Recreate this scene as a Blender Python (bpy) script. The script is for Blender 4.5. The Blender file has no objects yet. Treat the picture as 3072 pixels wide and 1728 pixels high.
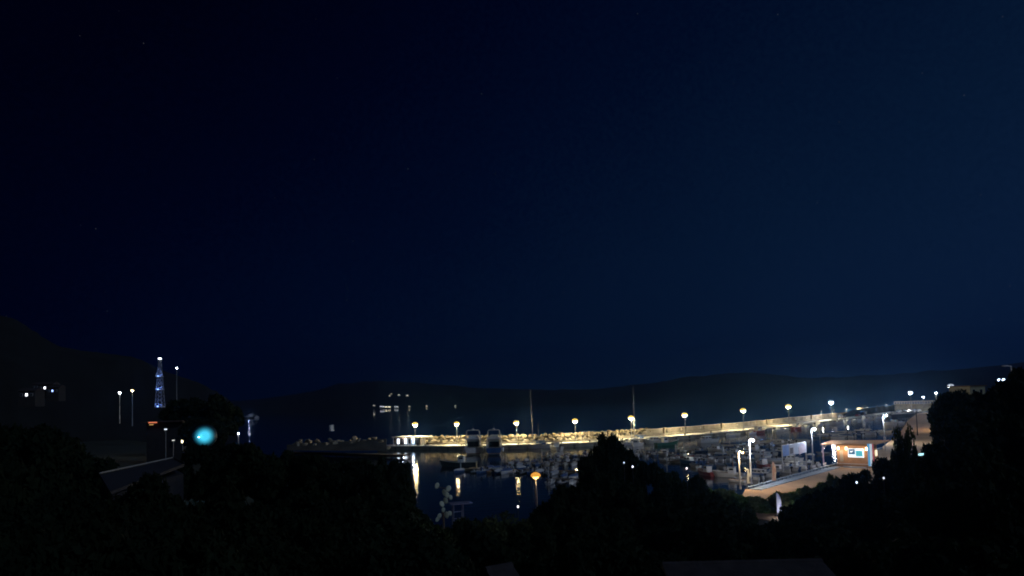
import bpy, math, random
import numpy as np
from mathutils import Vector, Matrix, noise
from math import radians as R, pi, sin, cos

random.seed(7); rng = np.random.default_rng(7)
scene = bpy.context.scene
col = scene.collection

# ------------------------------------------------------------------ camera
CAM_Z, F = 16.0, 1920.0                      # focal length in photo pixels (3072 wide)
PITCH, ROLL, SHIFT = R(3.0), R(-1.8), 0.0779
cd = bpy.data.cameras.new('camera'); cam = bpy.data.objects.new('camera', cd); col.objects.link(cam)
cd.sensor_width = 36.0; cd.lens = 36.0 * F / 3072.0; cd.shift_y = SHIFT
cd.clip_start = 0.1; cd.clip_end = 40000
MROT = Matrix.Rotation(R(90) + PITCH, 4, 'X') @ Matrix.Rotation(ROLL, 4, 'Z')
cam.matrix_world = Matrix.Translation((0, 0, CAM_Z)) @ MROT
scene.camera = cam
M3 = MROT.to_3x3()

def ray(px, py):
    return (M3 @ Vector(((px - 1536) / F, (864 - py) / F + SHIFT * 3072 / F, -1.0)))
def P(px, py, z):                             # the point of the level z seen at a photo pixel
    d = ray(px, py); t = (z - CAM_Z) / d.z
    return Vector((d.x * t, d.y * t, z))
def D(px, py, dist):                          # the point at a horizontal distance
    d = ray(px, py); t = dist / math.hypot(d.x, d.y)
    return Vector((d.x * t, d.y * t, CAM_Z + d.z * t))
def hd(v): return math.hypot(v[0], v[1])

# ------------------------------------------------------------------ night sky
world = bpy.data.worlds.new('World'); scene.world = world; world.use_nodes = True
nt = world.node_tree; nt.nodes.clear()
def N(nt, typ, **kw):
    n = nt.nodes.new(typ)
    for k, v in kw.items(): setattr(n, k, v)
    return n
wo = N(nt, 'ShaderNodeOutputWorld'); bg = N(nt, 'ShaderNodeBackground')
tc = N(nt, 'ShaderNodeTexCoord'); sp = N(nt, 'ShaderNodeSeparateXYZ')
nt.links.new(tc.outputs['Generated'], sp.inputs[0])
def wm(op, a, b, clamp=False):
    n = N(nt, 'ShaderNodeMath', operation=op); n.use_clamp = clamp
    for i, q in enumerate((a, b)):
        if isinstance(q, (int, float)): n.inputs[i].default_value = q
        else: nt.links.new(q, n.inputs[i])
    return n.outputs[0]
# town glow: brighter towards the east (right) and towards the horizon
t1 = wm('MULTIPLY', sp.outputs['X'], 0.59)
t2 = wm('MULTIPLY', wm('ABSOLUTE', sp.outputs['Z'], 0), -0.80)
t3 = wm('ADD', wm('ADD', t1, t2), 0.66)
nz = N(nt, 'ShaderNodeTexNoise'); nz.inputs['Scale'].default_value = 3.0; nz.inputs['Detail'].default_value = 4
nt.links.new(tc.outputs['Generated'], nz.inputs['Vector'])
t4 = wm('ADD', t3, wm('MULTIPLY', wm('SUBTRACT', nz.outputs[0], 0.5), 0.10), True)
ramp = N(nt, 'ShaderNodeValToRGB'); cr = ramp.color_ramp
stops = [(0.0, (0.0001, 0.0003, 0.0042)), (0.20, (0.0001, 0.0010, 0.0085)), (0.40, (0.0004, 0.0032, 0.0155)), (0.7, (0.0020, 0.0090, 0.0285)), (1.0, (0.0042, 0.0148, 0.0440))]
cr.elements[0].position = stops[0][0]; cr.elements[0].color = (*stops[0][1], 1)
cr.elements[1].position = stops[-1][0]; cr.elements[1].color = (*stops[-1][1], 1)
for p_, c_ in stops[1:-1]:
    e = cr.elements.new(p_); e.color = (*c_, 1)
nz2 = N(nt, 'ShaderNodeTexNoise'); nz2.inputs['Scale'].default_value = 170; nz2.inputs['Detail'].default_value = 3; nt.links.new(tc.outputs['Generated'], nz2.inputs['Vector'])
t4 = wm('ADD', t4, wm('MULTIPLY', wm('SUBTRACT', nz2.outputs[0], 0.5), 0.20), True)
nt.links.new(t4, ramp.inputs[0]); vo = N(nt, 'ShaderNodeTexVoronoi'); vo.inputs['Scale'].default_value = 70; nt.links.new(tc.outputs['Generated'], vo.inputs['Vector'])
sc1 = N(nt, 'ShaderNodeSeparateXYZ'); nt.links.new(vo.outputs['Color'], sc1.inputs[0])
st = wm('MULTIPLY', wm('LESS_THAN', vo.outputs['Distance'], 0.06), wm('GREATER_THAN', sc1.outputs['X'], 0.80)); st = wm('MULTIPLY', wm('MULTIPLY', st, sc1.outputs['Y']), 0.022)
stc = N(nt, 'ShaderNodeMixRGB', blend_type='ADD'); stc.inputs[0].default_value = 1; nt.links.new(ramp.outputs[0], stc.inputs[1]); nt.links.new(st, stc.inputs[2])
nt.links.new(stc.outputs[0], bg.inputs[0]); nt.links.new(bg.outputs[0], wo.inputs[0])
bg.inputs[1].default_value = 1.0

fill_sun_d = bpy.data.lights.new('moon', 'SUN'); fill_sun_d.energy = 0.48; fill_sun_d.angle = R(1.5); fill_sun_d.color = (.55, .70, 1.0)  # cool sun added to brighten the boats' near sides, no visible source
moon = bpy.data.objects.new('moon', fill_sun_d); col.objects.link(moon); moon.rotation_euler = Vector((-.75, .45, -.50)).to_track_quat('-Z', 'Y').to_euler()
vs = scene.view_settings
vs.view_transform = 'Standard'; vs.look = 'None'; vs.exposure = 0; vs.gamma = 1; vs.use_curve_mapping = False
cy = scene.cycles
cy.use_denoising = True; cy.denoising_prefilter = 'ACCURATE'; cy.max_bounces = 5; cy.diffuse_bounces = 2; cy.glossy_bounces = 3; cy.transmission_bounces = 3
cy.volume_bounces = 0; cy.transparent_max_bounces = 6; cy.caustics_reflective = False; cy.caustics_refractive = False
cy.sample_clamp_indirect = 4.0; cy.use_light_tree = True; cy.filter_width = 1.9

# ------------------------------------------------------------------ materials
MATS = {}
def mat(name, c, rough=0.7, var=0.25, scale=2.0, bump=0.0, bscale=None, metal=0.0, c2=None, coat=0.0):
    if name in MATS: return MATS[name]
    m = bpy.data.materials.new(name); m.use_nodes = True; t = m.node_tree
    b = t.nodes['Principled BSDF']; b.inputs['Roughness'].default_value = rough; b.inputs['Metallic'].default_value = metal
    if coat: b.inputs['Coat Weight'].default_value = coat
    tcn = N(t, 'ShaderNodeTexCoord'); nn = N(t, 'ShaderNodeTexNoise'); nn.inputs['Scale'].default_value = scale; nn.inputs['Detail'].default_value = 5
    t.links.new(tcn.outputs['Object'], nn.inputs['Vector'])
    r = N(t, 'ShaderNodeValToRGB'); r.color_ramp.elements[0].position = .3; r.color_ramp.elements[1].position = .7
    lo = c2 if c2 else tuple(x * (1 - var) for x in c); hi = tuple(min(1, x * (1 + var)) for x in c)
    r.color_ramp.elements[0].color = (*lo, 1); r.color_ramp.elements[1].color = (*hi, 1)
    t.links.new(nn.outputs[0], r.inputs[0]); t.links.new(r.outputs[0], b.inputs['Base Color'])
    if bump:
        bn = N(t, 'ShaderNodeTexNoise'); bn.inputs['Scale'].default_value = bscale or scale * 4; bn.inputs['Detail'].default_value = 6
        t.links.new(tcn.outputs['Object'], bn.inputs['Vector'])
        bp = N(t, 'ShaderNodeBump'); bp.inputs['Strength'].default_value = bump; bp.inputs['Distance'].default_value = 0.1
        t.links.new(bn.outputs[0], bp.inputs['Height']); t.links.new(bp.outputs[0], b.inputs['Normal'])
    MATS[name] = m; return m
def emit(name, c, s):
    if name in MATS: return MATS[name]
    m = bpy.data.materials.new(name); m.use_nodes = True; t = m.node_tree; b = t.nodes['Principled BSDF']
    b.inputs['Base Color'].default_value = (*[min(.8, x) for x in c], 1)
    b.inputs['Emission Color'].default_value = (*c, 1); b.inputs['Emission Strength'].default_value = s
    MATS[name] = m; return m

concrete = mat('concrete', (.27, .245, .185), .85, .42, .28, .3, 3)
concrete_pale = mat('pale concrete', (.50, .47, .40), .8, .15, .6, .2, 4)
limestone = mat('limestone', (.29, .25, .17), .9, .35, .6, .8, 2.5)
soil = mat('soil', (.045, .04, .03), .95, .4, .3, .5, 2)
scrub = mat('scrub ground', (.02, .026, .013), .95, .5, .4, .8, 3)
asphalt = mat('asphalt', (.07, .065, .06), .9, .25, .8, .2, 20)
sandp = mat('sandy paving', (.36, .225, .125), .9, .2, .35, .2, 8)
blockp = mat('pale kerb stone', (.20, .26, .32), .8, .15, .8, .1, 6)
gel = mat('white gelcoat', (.72, .72, .70), .28, .06, .7, coat=.3)
gelc = mat('cream gelcoat', (.62, .58, .48), .3, .08, .7, coat=.3)
gelb = mat('blue gelcoat', (.04, .10, .24), .3, .15, .8, coat=.3)
gelg = mat('green hull paint', (.05, .16, .11), .4, .2, .8)
gelr = mat('red hull paint', (.28, .05, .04), .4, .2, .8)
deckm = mat('deck', (.46, .45, .42), .7, .15, 2)
teak = mat('teak', (.22, .13, .07), .7, .25, 3)
tintg = mat('tinted glass', (.012, .016, .022), .08, .1, 1)
canvas_b = mat('blue canvas', (.05, .10, .22), .85, .2, 2, .3)
canvas_g = mat('grey canvas', (.28, .30, .32), .85, .2, 2, .3)
canvas_w = mat('pale canvas', (.55, .55, .52), .85, .15, 2, .3)
hypal = mat('grey rubber tube', (.22, .23, .24), .6, .15, 2)
blackp = mat('black plastic', (.02, .02, .022), .5, .2, 4)
alu = mat('aluminium', (.55, .56, .58), .35, .08, 3, metal=.8)
steel_g = mat('galvanised steel', (.42, .44, .46), .5, .12, 2, metal=.4)
whitep = mat('white paint', (.72, .73, .76), .5, .08, 2)
wood = mat('orange stained wood', (.52, .31, .17), .65, .18, 1.2, .15, 8)
wood_d = mat('dark wood', (.10, .06, .035), .75, .3, 1.5, .3, 8)
bark = mat('bark', (.07, .05, .035), .95, .4, 3, .8, 12)
tilem = mat('clay roof tile', (.035, .027, .026), .9, .35, 2.5, .3, 12)
plaster = mat('plaster', (.36, .33, .27), .9, .15, .8, .15, 6)
rubber = mat('rubber', (.02, .02, .02), .9, .2, 3)

def leafmat(name, c):
    m = mat(name, c, .55, .55, 1.2); t = m.node_tree; b = t.nodes['Principled BSDF']
    ou = t.nodes['Material Output']; tr = N(t, 'ShaderNodeBsdfTranslucent'); mx = N(t, 'ShaderNodeMixShader'); mx.inputs[0].default_value = .25
    b.inputs['Specular IOR Level'].default_value = .1; b.inputs['Roughness'].default_value = .8; tr.inputs[0].default_value = (c[0] * 1.3, c[1] * 1.6, c[2], 1)
    t.links.new(b.outputs[0], mx.inputs[1]); t.links.new(tr.outputs[0], mx.inputs[2]); t.links.new(mx.outputs[0], ou.inputs[0]); return m
leaf_dark = leafmat('dark leaves', (.014, .022, .009))
leaf_olive = leafmat('olive leaves', (.05, .06, .025))
leaf_pine = leafmat('pine needles', (.010, .018, .008))

# ------------------------------------------------------------------ mesh helpers
class MB:
    def __init__(s): s.v = []; s.f = []
    def add(s, v, f):
        o = len(s.v); s.v += [tuple(a) for a in v]; s.f += [tuple(i + o for i in q) for q in f]; return s
    def box(s, c, d, rz=0, taper=1.0, tilt=None):
        x, y, z = d[0] / 2, d[1] / 2, d[2] / 2; vs_ = []
        for sz in (-1, 1):
            k = taper if sz > 0 else 1
            for a, b in ((-1, -1), (1, -1), (1, 1), (-1, 1)): vs_.append(Vector((a * x * k, b * y * k, sz * z)))
        m = Matrix.Rotation(rz, 3, 'Z')
        if tilt: m = m @ Matrix.Rotation(tilt[0], 3, 'X') @ Matrix.Rotation(tilt[1], 3, 'Y')
        return s.add([m @ q + Vector(c) for q in vs_], [(3, 2, 1, 0), (4, 5, 6, 7), (0, 1, 5, 4), (1, 2, 6, 5), (2, 3, 7, 6), (3, 0, 4, 7)])
    def tube(s, a, b, r, r2=None, n=8):
        a, b = Vector(a), Vector(b); r2 = r if r2 is None else r2
        d = (b - a).normalized(); u = d.orthogonal().normalized(); w = d.cross(u); v = []
        for p, q in ((a, r), (b, r2)):
            for i in range(n):
                t = 2 * pi * i / n; v.append(p + u * cos(t) * q + w * sin(t) * q)
        f = [(i, (i + 1) % n, n + (i + 1) % n, n + i) for i in range(n)] + [tuple(reversed(range(n))), tuple(range(n, 2 * n))]
        return s.add(v, f)
    def path(s, pts, r, n=6):
        for a, b in zip(pts[:-1], pts[1:]): s.tube(a, b, r, r, n)
        return s
    def lathe(s, prof, c=(0, 0, 0), n=12, sx=1, sy=1):
        v = []
        for r, z in prof:
            for i in range(n):
                t = 2 * pi * i / n; v.append((c[0] + r * cos(t) * sx, c[1] + r * sin(t) * sy, c[2] + z))
        k = len(prof); f = [(j * n + i, j * n + (i + 1) % n, (j + 1) * n + (i + 1) % n, (j + 1) * n + i) for j in range(k - 1) for i in range(n)]
        f += [tuple(reversed(range(n))), tuple(range((k - 1) * n, k * n))]
        return s.add(v, f)
    def prism(s, poly, z0, z1):
        n = len(poly); v = [(p[0], p[1], z0) for p in poly] + [(p[0], p[1], z1) for p in poly]
        f = [(i, (i + 1) % n, n + (i + 1) % n, n + i) for i in range(n)] + [tuple(reversed(range(n))), tuple(range(n, 2 * n))]
        return s.add(v, f)
    def grid(s, rows):
        o = len(s.v); n = len(rows[0])
        for r in rows: s.v += [tuple(p) for p in r]
        s.f += [(o + j * n + i, o + j * n + i + 1, o + (j + 1) * n + i + 1, o + (j + 1) * n + i) for j in range(len(rows) - 1) for i in range(n - 1)]
        return s
    def build(s, name, m, parent=None, smooth=False):
        me = bpy.data.meshes.new(name); me.from_pydata(s.v, [], s.f)
        if m: me.materials.append(m)
        if smooth: me.polygons.foreach_set('use_smooth', [True] * len(me.polygons))
        me.update(); o = bpy.data.objects.new(name, me); col.objects.link(o)
        if parent: o.parent = parent
        return o
def tag(o, label=None, cat=None, group=None, kind=None):
    for k, v in (('label', label), ('category', cat), ('group', group), ('kind', kind)):
        if v: o[k] = v
    return o
def empty(name, loc=(0, 0, 0), rz=0):
    o = bpy.data.objects.new(name, None); col.objects.link(o); o.location = loc; o.rotation_euler = (0, 0, rz); o.empty_display_size = .3; return o
def kids(o): return [c for c in ALLC if c.parent == o]
CH = {}
def tree_of(o):
    if o.name not in CH: CH[o.name] = [c for c in col.objects if c.parent == o]
    return CH[o.name]
def copy_tree(o, parent=None):
    c = o.copy(); col.objects.link(c)
    if parent: c.parent = parent
    for k in tree_of(o): copy_tree(k, c)
    return c
def shared(name, me, parent, loc=(0, 0, 0), rot=(0, 0, 0), sc=(1, 1, 1)):
    o = bpy.data.objects.new(name, me); col.objects.link(o); o.parent = parent; o.location = loc; o.rotation_euler = rot; o.scale = sc; return o
def point_light(name, loc, power, color, parent=None, radius=.15, spot=None, direction=None):
    l = bpy.data.lights.new(name, 'SPOT' if spot else 'POINT'); l.energy = power; l.color = color; l.shadow_soft_size = radius
    o = bpy.data.objects.new(name, l); col.objects.link(o); o.location = loc
    if spot:
        l.spot_size = spot; l.spot_blend = .6
        o.rotation_euler = (Vector(direction)).to_track_quat('-Z', 'Y').to_euler()
    if parent: o.parent = parent
    return o
ORD = ['first', 'second', 'third', 'fourth', 'fifth', 'sixth', 'seventh', 'eighth', 'ninth', 'tenth', 'eleventh', 'twelfth', 'thirteenth', 'fourteenth', 'fifteenth', 'sixteenth', 'seventeenth', 'eighteenth', 'nineteenth', 'twentieth',
       'twenty-first', 'twenty-second', 'twenty-third', 'twenty-fourth', 'twenty-fifth', 'twenty-sixth', 'twenty-seventh', 'twenty-eighth', 'twenty-ninth', 'thirtieth']

# ------------------------------------------------------------------ sea
wmat = bpy.data.materials.new('sea water'); wmat.use_nodes = True; t = wmat.node_tree; b = t.nodes['Principled BSDF']
b.inputs['Base Color'].default_value = (.004, .010, .020, 1); b.inputs['Roughness'].default_value = .018; b.inputs['IOR'].default_value = 1.333
tcn = N(t, 'ShaderNodeTexCoord')
prev = None
for sc_, dist_, st_ in ((0.55, .075, .45), (2.4, .018, .5)):
    mp = N(t, 'ShaderNodeMapping'); mp.inputs['Scale'].default_value = (sc_ * .7, sc_ * 1.25, 1); mp.inputs['Rotation'].default_value = (0, 0, .25)
    nn = N(t, 'ShaderNodeTexNoise'); nn.inputs['Scale'].default_value = 1; nn.inputs['Detail'].default_value = 3
    bp = N(t, 'ShaderNodeBump'); bp.inputs['Strength'].default_value = st_; bp.inputs['Distance'].default_value = dist_
    t.links.new(tcn.outputs['Object'], mp.inputs[0]); t.links.new(mp.outputs[0], nn.inputs['Vector']); t.links.new(nn.outputs[0], bp.inputs['Height'])
    sx = N(t, 'ShaderNodeSeparateXYZ'); t.links.new(tcn.outputs['Object'], sx.inputs[0]); mr = N(t, 'ShaderNodeMapRange'); mr.inputs[1].default_value = 232; mr.inputs[2].default_value = 300; mr.inputs[3].default_value = dist_; mr.inputs[4].default_value = dist_ * 1.5
    t.links.new(sx.outputs['Y'], mr.inputs[0]); t.links.new(mr.outputs[0], bp.inputs['Distance'])
    if prev: t.links.new(prev.outputs[0], bp.inputs['Normal'])
    prev = bp
t.links.new(prev.outputs[0], b.inputs['Normal'])
o = MB().add([(-9000, -300, 0), (9000, -300, 0), (9000, 12000, 0), (-9000, 12000, 0)], [(0, 1, 2, 3)]).build('sea', wmat)
tag(o, 'dark calm sea and harbour water with lamp reflections', 'sea', kind='structure')

# ------------------------------------------------------------------ land heightfield
ZQ = 1.3
shore_px = [(2768, 1226), (2722, 1262), (2700, 1300), (2640, 1347), (2490, 1400), (2240, 1466), (2110, 1510), (1900, 1560), (1700, 1590), (1500, 1600), (1330, 1590), (1240, 1520), (1190, 1450), (1050, 1405), (860, 1385), (700, 1360), (600, 1345), (540, 1330)]
shore = [P(a, b, ZQ if i < 7 else .6) for i, (a, b) in enumerate(shore_px)]
shore2 = [(p.x, p.y) for p in shore]
west = [D(560, 1290, 330), D(400, 1280, 420), D(200, 1270, 520), D(-100, 1270, 700)]
land_poly = [(-900, -250)] + [(900, -250), (1200, 900), (420, 560), (D(2800, 1222, 520).x, D(2800, 1222, 520).y)] + shore2 + [(p.x, p.y) for p in west] + [(-1300, 500)]
LP = np.array(land_poly)
def land_sd(X, Y):
    d = np.full(X.shape, 1e9); inside = np.zeros(X.shape, bool); n = len(LP)
    for i in range(n):
        ax, ay = LP[i]; bx, by = LP[(i + 1) % n]; ex, ey = bx - ax, by - ay
        tt = np.clip(((X - ax) * ex + (Y - ay) * ey) / (ex * ex + ey * ey), 0, 1)
        d = np.minimum(d, np.hypot(X - ax - tt * ex, Y - ay - tt * ey))
        c = ((ay > Y) != (by > Y)); xs = ex * (Y - ay) / (ey if abs(ey) > 1e-9 else 1e-9) + ax
        inside ^= c & (X < xs)
    return np.where(inside, d, -d)
RH = D(3060, 1150, 105); RH2 = D(2900, 1180, 118)
def height(X, Y):
    s = land_sd(X, Y)
    h = np.where(s > 0, 1.25, -1.6 + 2.2 * np.exp(s / 2.0) * .3)
    k = np.clip((s - 16) / 30, 0, 1); k = k * k * (3 - 2 * k)
    h = h + k * 8.5 * np.exp(-(X ** 2 + (Y + 6) ** 2) / (2 * 27.0 ** 2))
    h = h + k * 10.5 * np.exp(-((X - RH.x) ** 2 + (Y - RH.y) ** 2) / (2 * 24.0 ** 2))
    h = h + k * 7.0 * np.exp(-((X - RH2.x - 9) ** 2 + (Y - RH2.y) ** 2) / (2 * 10.0 ** 2))
    return h
def gz(x, y): return float(height(np.array([float(x)]), np.array([float(y)]))[0])
xs = np.concatenate([np.arange(-900, -160, 20), np.arange(-160, 260, 3.0), np.arange(260, 720, 20)])
ys = np.concatenate([np.arange(-200, -20, 20), np.arange(-20, 240, 3.0), np.arange(240, 620, 12)])
X, Y = np.meshgrid(xs, ys); Z = height(X, Y)
Z += np.where(Z > 1.6, (np.sin(X * .7) * np.cos(Y * .9) * .12), 0)
rows = [[(X[j, i], Y[j, i], Z[j, i]) for i in range(len(xs))] for j in range(len(ys))]
o = MB().grid(rows).build('ground', scrub, smooth=True); tag(o, 'dark scrubby ground sloping down to the harbour', 'ground', kind='structure')

# ------------------------------------------------------------------ hills
def ridge(name, prof, dn, dc, df, zn, rough, label, m, step=25, kind='structure', seed=0):
    px = np.arange(prof[0][0], prof[-1][0] + 1, step); py = np.interp(px, [a for a, _ in prof], [b for _, b in prof])
    mb = MB(); rows = []
    prev_c = None
    fr = [0, .15, .35, .55, .75, .9, 1.0]
    for k, f_ in enumerate(fr):
        row = []
        for a, b_ in zip(px, py):
            c = D(a, b_, dc); dd = dn + (dc - dn) * f_; u = Vector((c.x, c.y, 0)) / dc
            z = zn + (c.z - zn) * (f_ ** .8)
            if 0 < k: z += noise.noise(Vector((a * .011, f_ * 3 + seed, 0))) * rough * (1 if k < 6 else .35) + noise.noise(Vector((a * .05, f_ * 9 + seed, 3))) * rough * .3
            row.append((u.x * dd, u.y * dd, z))
        rows.append(row)
    for f_ in (.4, 1.0):
        rows.append([(p[0] * (1 + (df / dc - 1) * f_), p[1] * (1 + (df / dc - 1) * f_), p[2] * (1 - f_) - 4 * f_) for p in rows[6]])
    o = mb.grid(rows).build(name, m, smooth=True); tag(o, label, 'hill', kind=kind); return o
hillm = mat('far wooded hillside', (.010, .014, .014), .95, .4, .01)
ridge('far_hills', [(640, 1205), (760, 1200), (900, 1182), (1030, 1150), (1120, 1144), (1230, 1146), (1330, 1154), (1450, 1165), (1560, 1168), (1680, 1170), (1800, 1166), (1930, 1152), (2050, 1136), (2150, 1122), (2230, 1117), (2320, 1122), (2420, 1134), (2500, 1133), (2600, 1128), (2720, 1121), (2860, 1108), (3000, 1096), (3200, 1086), (3500, 1080)],
      3000, 4300, 6000, -2, 30, 'long dark hills across the bay behind the breakwater', hillm)
hillw = mat('near wooded hillside', (.004, .006, .005), .95, .5, .05, .6, .3)
ridge('headland_hill', [(-700, 880), (-300, 900), (-60, 925), (62, 965), (110, 1000), (171, 1037), (250, 1052), (342, 1062), (404, 1074), (466, 1099), (540, 1128), (620, 1160), (680, 1190), (720, 1228)],
      420, 640, 900, -1, 5, 'steep black wooded headland rising on the left side of the bay', hillw, step=15, seed=4)

# ------------------------------------------------------------------ breakwater
fe_px = [(1132, 1338), (1400, 1338.5), (1520, 1336), (1700, 1330.5), (1830, 1324), (1900, 1318.5), (1990, 1312), (2100, 1303), (2220, 1292), (2330, 1282), (2450, 1267), (2550, 1255), (2600, 1249.5), (2650, 1242.5), (2700, 1235.5), (2740, 1231), (2790, 1226)]
fe = [P(a, b, ZQ) for a, b in fe_px]
def smooth_poly(pts, it=2):
    for _ in range(it):
        q = [pts[0]]
        for a, b in zip(pts[:-1], pts[1:]): q += [a.lerp(b, .25), a.lerp(b, .75)]
        q.append(pts[-1]); pts = q
    return pts
fe = smooth_poly(fe)
seg = np.array([0] + [ (b - a).length for a, b in zip(fe[:-1], fe[1:])]).cumsum()
QL = seg[-1]
def along(s, off=0.0, z=ZQ):                  # point on the quay edge at arc length s, off metres to seaward
    s = min(max(s, 0), QL - 1e-3); i = int(np.searchsorted(seg, s, 'right') - 1)
    a, b = fe[i], fe[i + 1]; t_ = (s - seg[i]) / (seg[i + 1] - seg[i]); p = a.lerp(b, t_)
    s0, s1 = max(0, s - 6), min(QL - .01, s + 6)
    def raw(q):
        j = min(int(np.searchsorted(seg, q, 'right') - 1), len(fe) - 2); return fe[j].lerp(fe[j + 1], (q - seg[j]) / (seg[j + 1] - seg[j]))
    d = (raw(s1) - raw(s0)); d.z = 0; d.normalize(); n = Vector((-d.y, d.x, 0))
    r = p + n * off; r.z = z; return r
def dirat(s):
    d = along(min(s + 2, QL - .01)) - along(max(s - 2, 0)); return math.atan2(d.y, d.x)
def s_at(px):                                 # arc length whose edge point projects to photo column px
    best = None
    inv = M3.transposed()
    for k in range(401):
        s = QL * k / 400; p = along(s); c = inv @ (p - Vector((0, 0, CAM_Z))); x = 1536 + F * c.x / -c.z
        if best is None or abs(x - px) < best[0]: best = (abs(x - px), s)
    return best[1]
bw = empty('breakwater', along(0)); bw.location = (0, 0, 0)
tag(bw, 'long floodlit breakwater with pale quay and boulder wall along the harbour', 'breakwater')
S_ROCK, S_CONC, S_END = s_at(1150), s_at(1992), s_at(2570)
DW = 8.0
def strip(name, m, prof, s0, s1, step=3.0):   # sweep a cross-section (offset, z) along the quay
    n = max(2, int((s1 - s0) / step)); rows = [[tuple(along(s0 + (s1 - s0) * k / n, a, z)) for a, z in prof] for k in range(n + 1)]
    return MB().grid(rows).build(name, m, bw)
strip('quay_face', concrete, [(-.02, -1.5), (-.02, ZQ - .25)], 0, QL)
strip('quay_edge', concrete_pale, [(-.12, ZQ - .25), (-.12, ZQ + .06), (.5, ZQ + .06), (.5, ZQ)], 0, QL)
deck_m = mat('pale quay paving', (.62, .58, .50), .8, .12, .4, .1, 5)
strip('quay_deck', deck_m, [(.5, ZQ), (DW, ZQ)], 0, QL)
strip('step', concrete, [(DW, ZQ), (DW, ZQ + .55), (DW + 1.5, ZQ + .55), (DW + 1.5, ZQ + .9)], s_at(1250), S_END)
strip('rubble_core', soil, [(DW + 1.5, ZQ + .3), (DW + 2.6, ZQ + 2.0), (DW + 3.6, ZQ + 2.1), (DW + 9, -1)], 0, S_CONC)
strip('seaward_slope', limestone, [(DW + 3.5, ZQ + 2.4), (DW + 10, -1.5)], S_CONC, QL)
# armour boulders: shared angular stones, each an object
def hull_stone(seed):
    import bmesh
    rr = random.Random(seed); bm = bmesh.new()
    for _ in range(16):
        v = Vector((rr.gauss(0, 1), rr.gauss(0, 1), rr.gauss(0, 1))).normalized(); v = Vector((v.x * rr.uniform(.75, 1.05), v.y * rr.uniform(.7, 1.0), v.z * rr.uniform(.6, .85)))
        bm.verts.new(v)
    bmesh.ops.convex_hull(bm, input=bm.verts); 
    bmesh.ops.delete(bm, geom=[v for v in bm.verts if not v.link_faces], context='VERTS')
    bmesh.ops.bevel(bm, geom=list(bm.edges), offset=.07, segments=1, affect='EDGES')
    me = bpy.data.meshes.new('boulder'); bm.to_mesh(me); bm.free(); me.materials.append(limestone); return me
stones = [hull_stone(i) for i in range(9)]
rr = random.Random(3)
for row, (off, zc, sz) in enumerate(((DW + 2.1, ZQ + .85, 1.30), (DW + 2.5, ZQ + 2.15, 1.15), (DW + 3.7, ZQ + 2.35, 1.05))):
    s = S_ROCK - 2
    while s < S_CONC + (3 if row else 0):
        w = sz * rr.uniform(.75, 1.45); s += w * .92
        k = rr.uniform(.8, 1.15)
        p = along(s, off + rr.uniform(-.25, .3), zc + rr.uniform(-.2, .22))
        shared('boulder', rr.choice(stones), bw, p, (rr.uniform(-.5, .5), rr.uniform(-.5, .5), dirat(s) + rr.choice((0, pi)) + rr.uniform(-.3, .3)), (w * 1.08, sz * 1.05, sz * k)); s += w * .92
# concrete parapet panels
s = S_CONC
while s < S_END:
    L_ = 11.6; a, c = along(s, DW + 1.6), along(min(s + L_, S_END), DW + 1.6); d = c - a; an = math.atan2(d.y, d.x); mid = (a + c) / 2
    h_ = 2.5 + rr.uniform(-.12, .12)
    n = Vector((-sin(an), cos(an), 0))
    MB().box(mid + n * .5 + Vector((0, 0, h_ / 2)), (d.length - .34, .8, h_), an).build('wall_panel', concrete, bw)
    MB().box(mid + n * .48 + Vector((0, 0, h_ + .09)), (d.length - .05, 1.0, .17), an).build('wall_cap', concrete_pale, bw)
    s += L_
for px in (2054, 2229, 2365, 2493):
    s_ = s_at(px); p = along(s_, DW + 1.45); MB().box(p + Vector((0, 0, 1.45)), (1.1, .7, 2.9), dirat(s_)).build('pilaster', limestone, bw)
for px in (2104, 2163, 2275, 2330, 2448, 2480):
    s_ = s_at(px); p = along(s_, DW + 1.62); MB().box(p + Vector((0, 0, 1.7)), (.8, .12, .8), dirat(s_)).build('wall_plate', concrete_pale, bw)
for px in (1271, 1383, 1560, 1690, 1770, 1870, 2060, 2140, 2290, 2400):
    s = s_at(px); p = along(s, .75)
    bo = empty('bollard', p); MB().lathe([(.20, 0), (.16, .12), (.14, .42), (.24, .5), (.26, .62), (.14, .70)], n=10).build('post', blackp, bo)
    MB().tube((-.3, 0, .36), (.3, 0, .36), .05).build('cross_bar', blackp, bo)
    near = {1271: 'nearest the harbour office', 1383: 'left of the two big cruisers', 1560: 'right of the two big cruisers', 1690: 'right of the left tall mast', 1770: 'between the two tall masts', 1870: 'just left of the right tall mast', 2060: 'under the sixth breakwater lamp', 2140: 'between the sixth and seventh lamps', 2290: 'between the seventh and eighth lamps', 2400: 'between the eighth and ninth lamps'}[px]
    tag(bo, 'black mooring bollard on the pale quay edge ' + near, 'bollard', 'mooring bollards on the quay')
tyre = MB(); 
for i in range(12):
    a0, a1 = 2 * pi * i / 12, 2 * pi * (i + 1) / 12; tyre.tube((.32 * cos(a0), 0, .32 * sin(a0)), (.32 * cos(a1), 0, .32 * sin(a1)), .1, n=6)
tyre_o = tyre.build('tyre_fender', rubber, bw); tyre_o.location = along(8, -.18, .55); tyre_o.rotation_euler = (0, 0, dirat(8))
for k in range(1, 40):
    s = 8 + k * 7.3
    if s > QL - 60: break
    shared('tyre_fender', tyre_o.data, bw, along(s, -.18, .55 + rr.uniform(-.1, .1)), (0, 0, dirat(s)))

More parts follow.
